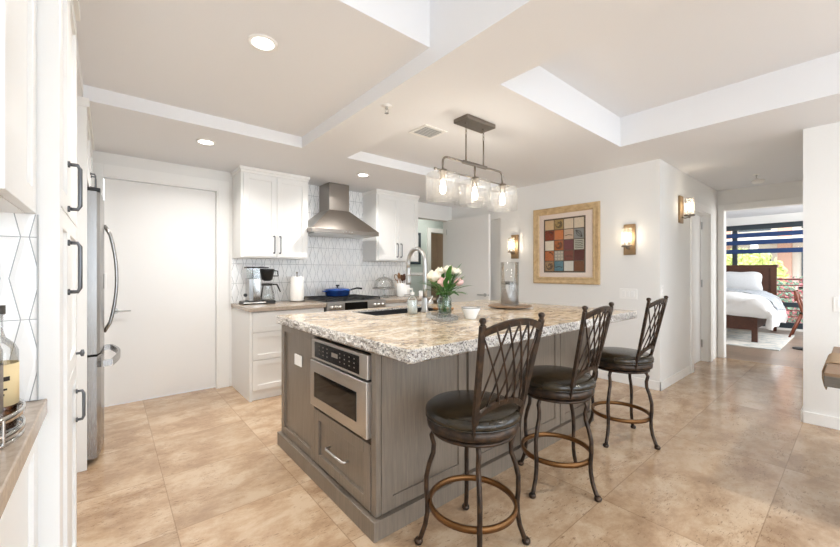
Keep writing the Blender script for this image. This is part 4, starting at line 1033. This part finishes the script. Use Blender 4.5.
# vent
t = thing('ceiling_vent', 'white louvred air vent in the ceiling beside the pendant', 'vent', (2.065, 2.36, ZM))
vx0, vx1, vy0, vy1 = 1.948, 2.186, 2.25, 2.47
m = MB(); m.box(vx0, vx1, vy0, vy0 + .022, ZM - .008, ZM); m.box(vx0, vx1, vy1 - .022, vy1, ZM - .008, ZM); m.box(vx0, vx0 + .022, vy0 + .022, vy1 - .022, ZM - .008, ZM); m.box(vx1 - .022, vx1, vy0 + .022, vy1 - .022, ZM - .008, ZM); obj('frame', m, 'trim', t)
obj('duct', bx(vx0 + .022, vx1 - .022, vy0 + .022, vy1 - .022, ZM - .001, ZM - .0005), 'grout', t)
m = MB()
for k in range(7):
    yy = vy0 + .034 + k * .0255; m.obox(((vx0 + vx1) / 2, yy, ZM - .006), (1, 0, 0), (0, .8, .5), (0, -.5, .8), (vx1 - vx0) / 2 - .022, .007, .0008)
obj('louvre', m, 'trim', t)
def sprinkler(x, y, z, label):
    t = thing('fire_sprinkler', label, 'sprinkler', (x, y, z), 'ceiling sprinklers')
    m = MB(); m.lathe([(0, -.004), (.034, -.003), (.036, 0), (0, 0)], (x, y, z), 26); obj('escutcheon', m, 'plate', t)
    m = MB(); m.cyl((x, y, z - .022), .009, .02, seg=12); m.tube([(x - .012, y, z - .02), (x - .012, y, z - .038), (x, y, z - .046), (x + .012, y, z - .038), (x + .012, y, z - .02)], .002, 6); m.cyl((x, y, z - .049), .014, .002, seg=14); obj('head', m, 'chrome', t)
sprinkler(1.40, 2.01, ZS, 'chrome ceiling sprinkler on the beam near the pendant')
sprinkler(4.10, 4.05, ZS, 'chrome ceiling sprinkler above the open white door')
sprinkler(6.05, .82, ZM, 'chrome ceiling sprinkler in the hall ceiling')
t = tag(obj('smoke_detector', MB().lathe([(0, -.035), (.05, -.034), (.062, -.022), (.065, 0), (0, 0)], (6.45, .86, ZM), 30), 'plate', at=(6.45, .86, ZM)), 'white round smoke detector on the hall ceiling', 'smoke detector')

# added flush lights, out of sight above the opening, brighten back hall and room
def flush(x, y, z, label, w):
    t = thing('added_ceiling_light', label, 'ceiling light', (x, y, z))
    m = MB(); m.lathe([(0, -.05), (.10, -.045), (.14, -.02), (.15, 0), (0, 0)], (x, y, z), 32); obj('diffuser', m, 'can', t)
    d = bpy.data.lights.new('hall_fill', 'POINT'); d.energy = w; d.color = (1, .95, .88); d.shadow_soft_size = .1
    o = bpy.data.objects.new('hall_fill', d); COL.objects.link(o); o.location = (x, y, z - .17)
flush(4.6, 5.05, 2.44, 'added unseen flush light on the back hall ceiling', 4)
flush(5.6, 6.6, 2.44, 'added unseen flush light in the room beyond the back hall', 10)
# ================================================================== ON THE WALLS
# framed patchwork print
t = thing('framed_print', 'framed print of coloured squares in a pale gilt frame on the wall', 'picture', (XP, 2.417, 1.10))
y0, y1, z0, z1, X = 1.975, 2.86, 1.10, 2.085, XP
m = MB(); pr = [(0.0, -.004), (.0, -.030), (.014, -.036), (.05, -.026), (.070, -.030), (.085, -.020), (.085, -.004)]
loops = []
for ins, dx in pr: loops.append([m.bm.verts.new((X + dx, *q)) for q in ((y0 + ins, z0 + ins), (y1 - ins, z0 + ins), (y1 - ins, z1 - ins), (y0 + ins, z1 - ins))])
for a, b in zip(loops, loops[1:]):
    for k in range(4): m.bm.faces.new([a[k], a[(k + 1) % 4], b[(k + 1) % 4], b[k]])
obj('frame', m, 'framewood', t)
M['mat_board'] = flat('blush_mat_board', (240, 224, 212), 0.85)
obj('mat_board', bx(X - .012, X - .004, y0 + .08, y1 - .08, z0 + .08, z1 - .08), 'mat_board', t)
ART = [[(214, 184, 144), (172, 144, 92), (224, 206, 180), (222, 206, 182)], [(138, 66, 42), (206, 126, 72), (208, 180, 154), (144, 144, 140)],
       [(236, 224, 204), (176, 106, 60), (120, 64, 66), (196, 192, 176)], [(192, 116, 70), (170, 164, 150), (128, 70, 56), (98, 52, 48)],
       [(160, 128, 92), (94, 132, 144), (214, 212, 202), (122, 78, 50)]]
cols = ['art_border']; M['art_border'] = flat('print_border', (98, 82, 66), 0.8)
ay0, ay1, az0, az1 = 2.148, 2.709, 1.244, 1.942
m = MB(); m.box(X - .0135, X - .012, ay0, ay1, az0, az1)
cw = (ay1 - ay0 - .03) / 4; ch = (az1 - az0 - .03) / 5; rnd = random.Random(5)
M['art_dark'] = flat('print_dark', (62, 54, 48), 0.8); M['art_light'] = flat('print_light', (226, 214, 190), 0.8); cols += ['art_dark', 'art_light']
for r in range(5):
    for c_ in range(4):
        nm = f'print_square_{r}{c_}'; M[nm] = flat(nm, ART[r][c_], .8, var=.12, scale=40); cols.append(nm); m.mat(len(cols) - 1)
        yb = ay1 - .015 - c_ * cw; zb = az1 - .015 - r * ch
        m.box(X - .0142, X - .0135, yb - cw + .005, yb - .005, zb - ch + .005, zb - .005)
        cc = Vector((X - .0144, yb - cw / 2, zb - ch / 2)); kind = {(0, 1): 'curl', (1, 3): 'leaf', (2, 1): 'curl', (2, 3): 'wave', (3, 1): 'spot', (4, 0): 'curl', (1, 0): 'arc', (1, 2): 'line', (3, 2): 'line', (3, 0): 'arc', (4, 1): 'line'}.get((r, c_))
        def stroke(pts, mi, w=.004):
            m.mat(mi); m.tube([cc + Vector((0, a * cw, b * ch)) for a, b in pts], 1, 4, flat=(w, .0003, (1, 0, 0)))
        if kind == 'curl':
            for q in range(3): stroke([((.12 + .1 * q) * math.cos(a + q) , (.14 + .09 * q) * math.sin(a + q)) for a in [k * .45 for k in range(11)]], 1)
        elif kind == 'leaf':
            for sg in (-1, 1): stroke([(-.3 + .6 * k / 8 + sg * .12 * math.sin(PI * k / 8), -.32 + .64 * k / 8 - sg * .14 * math.sin(PI * k / 8)) for k in range(9)], 1)
            stroke([(-.32, -.34), (.32, .34)], 1)
        elif kind == 'wave':
            for q in range(5): stroke([(-.38 + .76 * k / 10, -.32 + .16 * q + .03 * math.sin(k * 1.4)) for k in range(11)], 1)
        elif kind == 'spot':
            for q in range(9): stroke([(-.3 + .3 * (q % 3) + .07 * math.cos(a), -.3 + .3 * (q // 3) + .07 * math.sin(a)) for a in [k * .8 for k in range(8)]], 2, .003)
        elif kind == 'arc': stroke([(.3 * math.cos(a) - .05, .35 * math.sin(a)) for a in [PI * .4 + k * .2 for k in range(9)]], 1, .006)
        elif kind == 'line': stroke([(-.36, -.12), (0, -.05), (.36, -.12)], 1)
obj('print', m, cols, t)
obj('glazing', bx(X - .0175, X - .0165, y0 + .082, y1 - .082, z0 + .082, z1 - .082), 'glazing', t)
# sconces: o = plate centre on wall, n = out of the wall, s = along the wall
M['brass'] = flat('aged_brass_wood', (150, 124, 92), .42, metal=.35, var=.2, scale=18)
def sconce(o, n, label, hgt=.34, w=.12, watts=3.8):
    o = Vector(o); n = Vector(n); s = Vector((0, 0, 1)).cross(n); up = Vector((0, 0, 1))
    t = thing('wall_sconce', label, 'wall light', tuple(o - up * hgt / 2), 'candle style wall sconces')
    m = MB(); m.obox(o + n * .011, s, n, up, w / 2, .011, hgt / 2, .003); obj('back_plate', m, 'brass', t)
    g = o + n * .095 + up * (-.075)
    m = MB(); m.tube([o + n * .02 + up * (-.09), o + n * .05 + up * (-.105), o + n * .095 + up * (-.095)], .007, 10); m.lathe([(0, -.035), (.008, -.032), (.010, -.02), (.018, -.012), (.024, 0)], g, 18); obj('arm', m, 'pewter', t)
    m = MB(); m.lathe([(0, -.012), (.05, -.010), (.054, -.002), (.052, .006), (.046, .004), (0, .002)], g, 28); obj('cup', m, 'pewter', t)
    m = MB(); m.lathe([(.0465, .004), (.0475, .195), (.0450, .195), (.0440, .006)], g, 32); obj('glass_shade', m, 'frosted', t)
    m = MB(); m.lathe([(0, .003), (.014, .004), (.014, .05), (.010, .055)], g, 16); sk = obj('candle_sleeve', m, 'plate', t)
    m = MB(); m.lathe([(.008, .055), (.017, .078), (.016, .10), (.006, .135), (0, .14)], g, 18); obj('bulb', m, 'bulb', sk)
    d = bpy.data.lights.new('sconce_bulb', 'POINT'); d.energy = watts; d.color = (1, .84, .64); d.shadow_soft_size = .02
    q = bpy.data.objects.new('sconce_bulb', d); COL.objects.link(q); q.location = g + up * .10 + n * .0
sconce((XP, 3.17, 1.61), (-1, 0, 0), 'wall sconce left of the picture, above the hurricane vase')
sconce((XP, 1.651, 1.61), (-1, 0, 0), 'wall sconce right of the picture near the wall corner')
sconce((5.10, 1.36, 1.977), (0, -1, 0), 'higher wall sconce on the hall wall beside the hall door', hgt=.315)
# switches
def switch(o, n, w, h, k, label, name='switch_plate'):
    o = Vector(o); n = Vector(n); s = Vector((0, 0, 1)).cross(n); up = Vector((0, 0, 1))
    t = thing(name, label, 'light switch', tuple(o))
    m = MB(); m.obox(o + n * .003, s, n, up, w / 2, .003, h / 2, .0015); obj('plate', m, 'plate', t)
    for i in range(k):
        m = MB(); c_ = o + s * ((i - (k - 1) / 2) * .046) + n * .0075; m.obox(c_, s, n, up, .0165, .0025, .033, .0015); obj('rocker', m, 'ceramic', t)
switch((XP, 1.669, 1.006), (-1, 0, 0), .182, .115, 3, 'white three gang switch plate below the right sconce')
switch((4.495, 1.36, 1.055), (0, -1, 0), .075, .115, 1, 'white single switch just round the corner on the hall wall')
switch((4.43, .082, .995), (-1, 0, 0), .122, .118, 2, 'white two gang switch plate above the dining table end')
# dining table with runner
t = thing('dining_table', 'thick brown wooden dining table end at the right edge', 'table', (3.22, -.8, 0))
obj('tabletop', bx(2.72, 3.73, -1.75, .118, .684, .75, .003), 'tablewood', t)
obj('table_edge', bx(2.717, 3.733, -1.753, .119, .682, .735, .003), 'tabledk', t)
for x, y in ((2.80, -1.66), (3.64, -1.66), (2.80, -.02), (3.64, -.02)): obj('leg', bx(x - .045, x + .045, y - .045, y + .045, 0, .683, .004), 'tabledk', t)
m = MB(); pts = [(3.215, -1.70, .7535), (3.215, -.8, .7535), (3.215, .05, .7535), (3.215, .108, .7545), (3.215, .126, .742), (3.215, .138, .70), (3.215, .138, .66), (3.215, .130, .62), (3.215, .123, .60)]
m.tube(pts, 1, 4, flat=(.18, .0022, (0, 0, 1))) if False else None
n_ = len(pts)
def rf(u, v):
    k = v * (n_ - 1); i = min(int(k), n_ - 2); q = Vector(pts[i]).lerp(Vector(pts[i + 1]), k - i); return q + Vector(((u - .5) * .37, 0, .0006 * math.sin(u * 60)))
m.grid(rf, 30, n_ * 3); r_ = obj('table_runner', m, 'strap', at=(3.215, -.8, .7535), solid=.004); tag(r_, 'brown woven runner hanging over the dining table end', 'table runner')

# ================================================================== BACK HALL
t = thing('framed_picture', 'dark framed picture on the sage back hall wall', 'picture', (3.95, 5.6, 1.2))
obj('frame', bx(3.62, 4.70, 5.575, 5.6, 1.40, 2.02), 'windowframe', t); obj('print', bx(3.67, 4.65, 5.572, 5.576, 1.45, 1.97), 'greycer', t)
t = thing('hall_console', 'dark console table in the room beyond the back hall', 'table', (5.6, 7.2, 0))
obj('top', bx(5.0, 6.6, 7.0, 7.45, .84, .90, .004), 'wooddk', t)
for x in (5.04, 6.56):
    for y in (7.04, 7.41): obj('leg', bx(x - .03, x + .03, y - .03, y + .03, 0, .84), 'wooddk', t)
t = thing('framed_mirror', 'tall wood framed mirror in the room beyond the back hall', 'mirror', (5.9, 7.6, 1.0))
obj('frame', bx(6.15, 6.75, 7.57, 7.6, 1.0, 2.1, .004), 'framewood', t); obj('mirror_glass', bx(6.20, 6.70, 7.565, 7.572, 1.05, 2.05), 'chrome', t)
m = MB(); rnd = random.Random(8)
pp = (5.35, 7.2, .9005)
t = thing('potted_plant', 'small green potted plant on the console beyond the back hall', 'plant', pp)
obj('pot', MB().lathe([(0, 0), (.06, 0), (.08, .12), (.07, .12), (0, .10)], pp, 20), 'greycer', t)
for k in range(30):
    a = rnd.uniform(0, 2 * PI); e = rnd.uniform(.5, 1.4); l = rnd.uniform(.12, .28); d = Vector((math.cos(a) * math.cos(e), math.sin(a) * math.cos(e), math.sin(e))); q = Vector(pp) + Vector((0, 0, .11)); sd = d.cross(Vector((0, 0, 1))).normalized()
    m.grid(lambda u, v, d=d, q=q, sd=sd, l=l: q + d * l * v + sd * (2 * u - 1) * .022 * math.sin(PI * (.05 + .95 * v)) - Vector((0, 0, .05 * v * v)), 2, 5)
obj('leaves', m, 'leaf', t)

# ================================================================== BEDROOM
t = thing('window_2', 'wide dark framed bedroom window behind the bed', 'window', (11.15, 1.0, .05)); t['kind'] = 'structure'
m = MB(); m.box(11.10, 11.18, -.9, 2.95, 2.24, 2.32); m.box(11.10, 11.18, -.9, 2.95, .05, .17); m.box(11.10, 11.18, -.9, 2.95, .50, .60)
for y in (-.9, .35, 1.84, 2.87): m.box(11.095, 11.185, y, y + .085, .05, 2.32)
obj('frame', m, 'windowframe', t); obj('pane', bx(11.138, 11.142, -.9, 2.95, .1, 2.3), 'glass', t)
t = thing('zebra_blind', 'navy banded roller blind half lowered over the bedroom window', 'blind', (11.05, 1.0, 1.66))
obj('headrail', bx(11.02, 11.09, -.85, 2.9, 2.20, 2.27), 'windowframe', t)
for z in (2.03, 1.865, 1.665): obj('band', bx(11.055, 11.06, -.83, 2.88, z, z + .10), 'blind', t)
# bed
t = thing('bed', 'dark walnut bed with white bedding in the bedroom', 'bed', (9.7, 1.93, 0))
m = MB(); m.box(10.78, 10.84, 1.16, 2.72, .25, 1.34, .004); m.box(10.765, 10.855, 1.13, 2.75, 1.34, 1.405, .006); m.box(10.76, 10.80, 1.14, 1.24, 0, 1.34, .003); m.box(10.76, 10.80, 2.64, 2.74, 0, 1.34, .003); obj('headboard', m, 'bedwood', t)
m = MB(); m.box(8.70, 8.74, 1.18, 2.70, .22, .50, .004); obj('footboard', m, 'bedwood', t)
for y in (1.165, 2.635):
    m = MB(); m.prism([(8.69, y), (8.76, y), (8.76, y + .08), (8.69, y + .08)], .0145, .52); obj('leg', m, 'bedwood', t)
for y in (1.19, 2.65): obj('side_rail', bx(8.75, 10.77, y, y + .03, .24, .40, .003), 'bedwood', t)
obj('mattress', bx(8.76, 10.76, 1.20, 2.68, .40, .70, .06), 'fabric_white', t)
rnd = random.Random(12)
def duv(u, v):
    # v across the bed, u from the foot to the pillows
    prof = [(1.02, .27), (.985, .40), (1.0, .55), (1.06, .70), (1.2, .80), (1.6, .84), (1.95, .83), (2.3, .84), (2.68, .80), (2.82, .70), (2.88, .5), (2.86, .3)]
    k = v * (len(prof) - 1); i = min(int(k), len(prof) - 2); f = k - i; y = prof[i][0] * (1 - f) + prof[i + 1][0] * f; z = prof[i][1] * (1 - f) + prof[i + 1][1] * f
    w = .018 * math.sin(u * 31 + 9 * y) + .014 * math.sin(u * 17 - 13 * z) + .010 * math.sin(53 * u + 21 * y)
    if u < .16: x = 8.64 - .03 * math.sin(PI * u / .16); z = min(z, .46 + (z - .46) * (u / .16) ** .6)
    else: x = 8.64 + (u - .16) / .84 * 1.72
    if z < .6: y += w * 1.6
    return Vector((x + (w if u < .16 else 0), y, z + w * (1 if z > .6 else .3)))
m = MB(); m.grid(duv, 60, 55); tag(obj('duvet', m, 'fabric_white', at=(9.5, 1.93, .71), solid=.03), 'puffy white duvet hanging over the bed side', 'duvet')
def thr(u, v):
    q = duv(.42 + .34 * u, .16 + .7 * v); q.z += .035; 
    if v < .25: q.y -= .03
    return q
m = MB(); m.grid(thr, 24, 50); tag(obj('throw_blanket', m, 'throw', at=(9.5, 1.93, .8), solid=.02), 'grey ribbed throw laid across the white duvet', 'blanket')
def pillow(c, w, h, th, tilt, label, mt):
    m = MB(); R_ = Matrix.Rotation(tilt, 4, 'Y')
    def fn(u, v):
        a = (u - .5) * PI; b = v * 2 * PI
        def sg(x, e): return math.copysign(abs(x) ** e, x)
        p_ = Vector((sg(math.sin(a), .8) * th / 2, sg(math.cos(a), .6) * sg(math.cos(b), .6) * (1 + .16 * abs(math.sin(2 * b))) * w / 2, sg(math.cos(a), .6) * sg(math.sin(b), .6) * (1 + .16 * abs(math.sin(2 * b))) * h / 2)); return Vector(c) + R_ @ p_
    m.grid(fn, 14, 40); tag(obj('pillow', m, mt, at=c), label, 'pillow', 'bed pillows')
pillow((10.60, 1.69, 1.02), .66, .46, .17, -.25, 'white quilted pillow on the near side of the bed', 'fabric_quilt')
pillow((10.60, 2.38, 1.02), .66, .46, .17, -.25, 'white quilted pillow on the far side of the bed', 'fabric_quilt')
tag(obj('rug', bx(8.12, 10.25, .83, 3.05, .0, .014, .004), 'rug', at=(9.1, 1.9, 0)), 'pale patterned rug under the bed', 'rug')
# chair
t = thing('wooden_chair', 'reddish wooden chair with splayed legs beside the bedroom window', 'chair', (10.15, .52, 0))
for sx in (-1, 1):
    for sy in (-1, 1):
        m = MB(); m.tube([(10.15 + sx * .27, .52 + sy * .36, 0), (10.15 + sx * .20, .52 + sy * .20, .47)], [.016, .024], 10); l = obj('leg', m, 'chairwood', t)
obj('seat', bx(9.92, 10.38, .29, .75, .45, .50, .02), 'leather', t)
for sx in (-1, 1): m = MB(); m.tube([(10.15 + sx * .2, .70, .47), (10.15 + sx * .22, .81, .90)], [.022, .016], 10); obj('back_post', m, 'chairwood', t)
m = MB(); m.grid(lambda u, v: Vector((9.92 + .46 * u, .80 - .03 * math.sin(PI * u) + .012 * v, .70 + .18 * v)), 10, 3); obj('backrest', m, 'chairwood', t, solid=.018)
# black pedestal table
t = thing('pedestal_table', 'black pedestal stand with round base at the bedroom doorway edge', 'table', (8.62, .56, 0))
m = MB(); m.lathe([(0, 0), (.17, 0), (.17, .012), (.05, .025), (.045, .03)], (8.62, .56, 0), 36); obj('base', m, 'utility', t)
m = MB(); m.cyl((8.62, .56, .02), .045, .96, seg=20); obj('pole', m, 'utility', t)
m = MB(); m.lathe([(0, .98), (.10, .98), (.10, 1.01), (0, 1.01)], (8.62, .56, 0), 36); obj('top', m, 'utility', t)

# ================================================================== OUTSIDE THE BEDROOM
g = struct('ground', bx(11.3, 70, -40, 40, -3.3, -3.2), 'asphalt')
struct('floor_balcony', bx(11.25, 12.4, -1.6, 3.6, -.16, -.04), 'concrete')
t = thing('balcony_railing', 'red balcony railing outside the bedroom window', 'railing', (12.25, 1, -.04))
for k in range(8):
    z = 1.08 - k * .145; m = MB(); m.tube([(12.25, -1.6, z), (12.25, 3.6, z)], .014 if k else .022, 8); obj('rail', m, 'rail', t)
for y in (-1.5, .2, 1.9, 3.5): obj('post', bx(12.23, 12.27, y, y + .05, -.04, 1.08), 'rail', t)
def tree(name, x, y, zc, r, leafm, label, cat, n, trunk=True, bloom=None, seed=1, sz=.16):
    rnd = random.Random(seed); t = thing(name, label, cat, (x, y, -3.2))
    if trunk:
        m = MB(); m.tube([(x, y, -3.2), (x + .1, y, zc - r * .6), (x, y + .1, zc + r * .2)], [.16, .11, .05], 10)
        for k in range(5):
            a = k * 1.26; m.tube([(x + .05, y, zc - r * .6), (x + r * .6 * math.cos(a), y + r * .6 * math.sin(a), zc + r * .2)], [.06, .02], 7)
        obj('trunk', m, 'bark', t)
    for mt, cnt in ((leafm, n), (bloom, n // 2)):
        if not mt: continue
        m = MB()
        for k in range(cnt):
            d = Vector((rnd.gauss(0, 1), rnd.gauss(0, 1), rnd.gauss(0, 1))).normalized() * r * rnd.uniform(.45, 1.05); d.z *= .85
            p_ = Vector((x, y, zc)) + d; nn = Vector((rnd.gauss(0, 1), rnd.gauss(0, 1), rnd.gauss(0, 1))).normalized(); a = nn.orthogonal().normalized(); b = nn.cross(a); s = sz * rnd.uniform(.6, 1.3)
            m._faces([p_ - a * s, p_ - b * s * .5 + nn * s * .2, p_ + a * s, p_ + b * s * .5 + nn * s * .2], [(0, 1, 2), (0, 2, 3)])
        obj('foliage' if mt == leafm else 'blossom', m, mt, t)
    return t
tree('leafy_tree', 17.0, 2.75, 1.1, 1.15, 'tree', 'yellow green tree outside behind the bed headboard', 'tree', 3500, seed=2, sz=.09)
tree('leafy_tree', 21.5, 6.2, 1.6, 1.7, 'treedk', 'dark green tree outside behind the yellow green tree', 'tree', 2500, seed=3, sz=.14)
tree('flowering_bush', 14.6, 1.30, .25, 1.0, 'treedk', 'pink flowering bush beyond the balcony railing', 'bush', 2400, bloom='bloom', seed=4, sz=.06)
tree('flowering_bush', 15.4, -.9, -.3, 1.1, 'tree', 'low flowering bush right of the pink one beyond the railing', 'bush', 2400, bloom='bloom', seed=6, sz=.06)
b = thing('apartment_building', 'pale building with terracotta piers and teal windows across the courtyard', 'building', (30, 2.5, -3.2))
obj('wall', bx(28.5, 34, -12, 16, -3.2, 9), 'concrete', b)
for k in range(9):
    y = -10.6 + k * 2.6
    obj('pier', bx(28.1, 28.5, y, y + .55, -3.2, 9), 'brick', b)
    for z in (-2.4, .6, 3.6):
        f = obj('window', bx(28.42, 28.5, y + .85, y + 2.25, z, z + 1.9), 'windowframe', b); obj('pane', bx(28.40, 28.43, y + .95, y + 2.15, z + .1, z + 1.8), 'teal', f)
for z in (-.2, 2.8): obj('balcony_slab', bx(26.9, 28.5, -11, 15, z, z + .28), 'concrete', b)
for k in range(6): obj('column', bx(26.95, 27.25, -9 + k * 4.2, -8.7 + k * 4.2, -3.2, 2.8), 'trim', b)
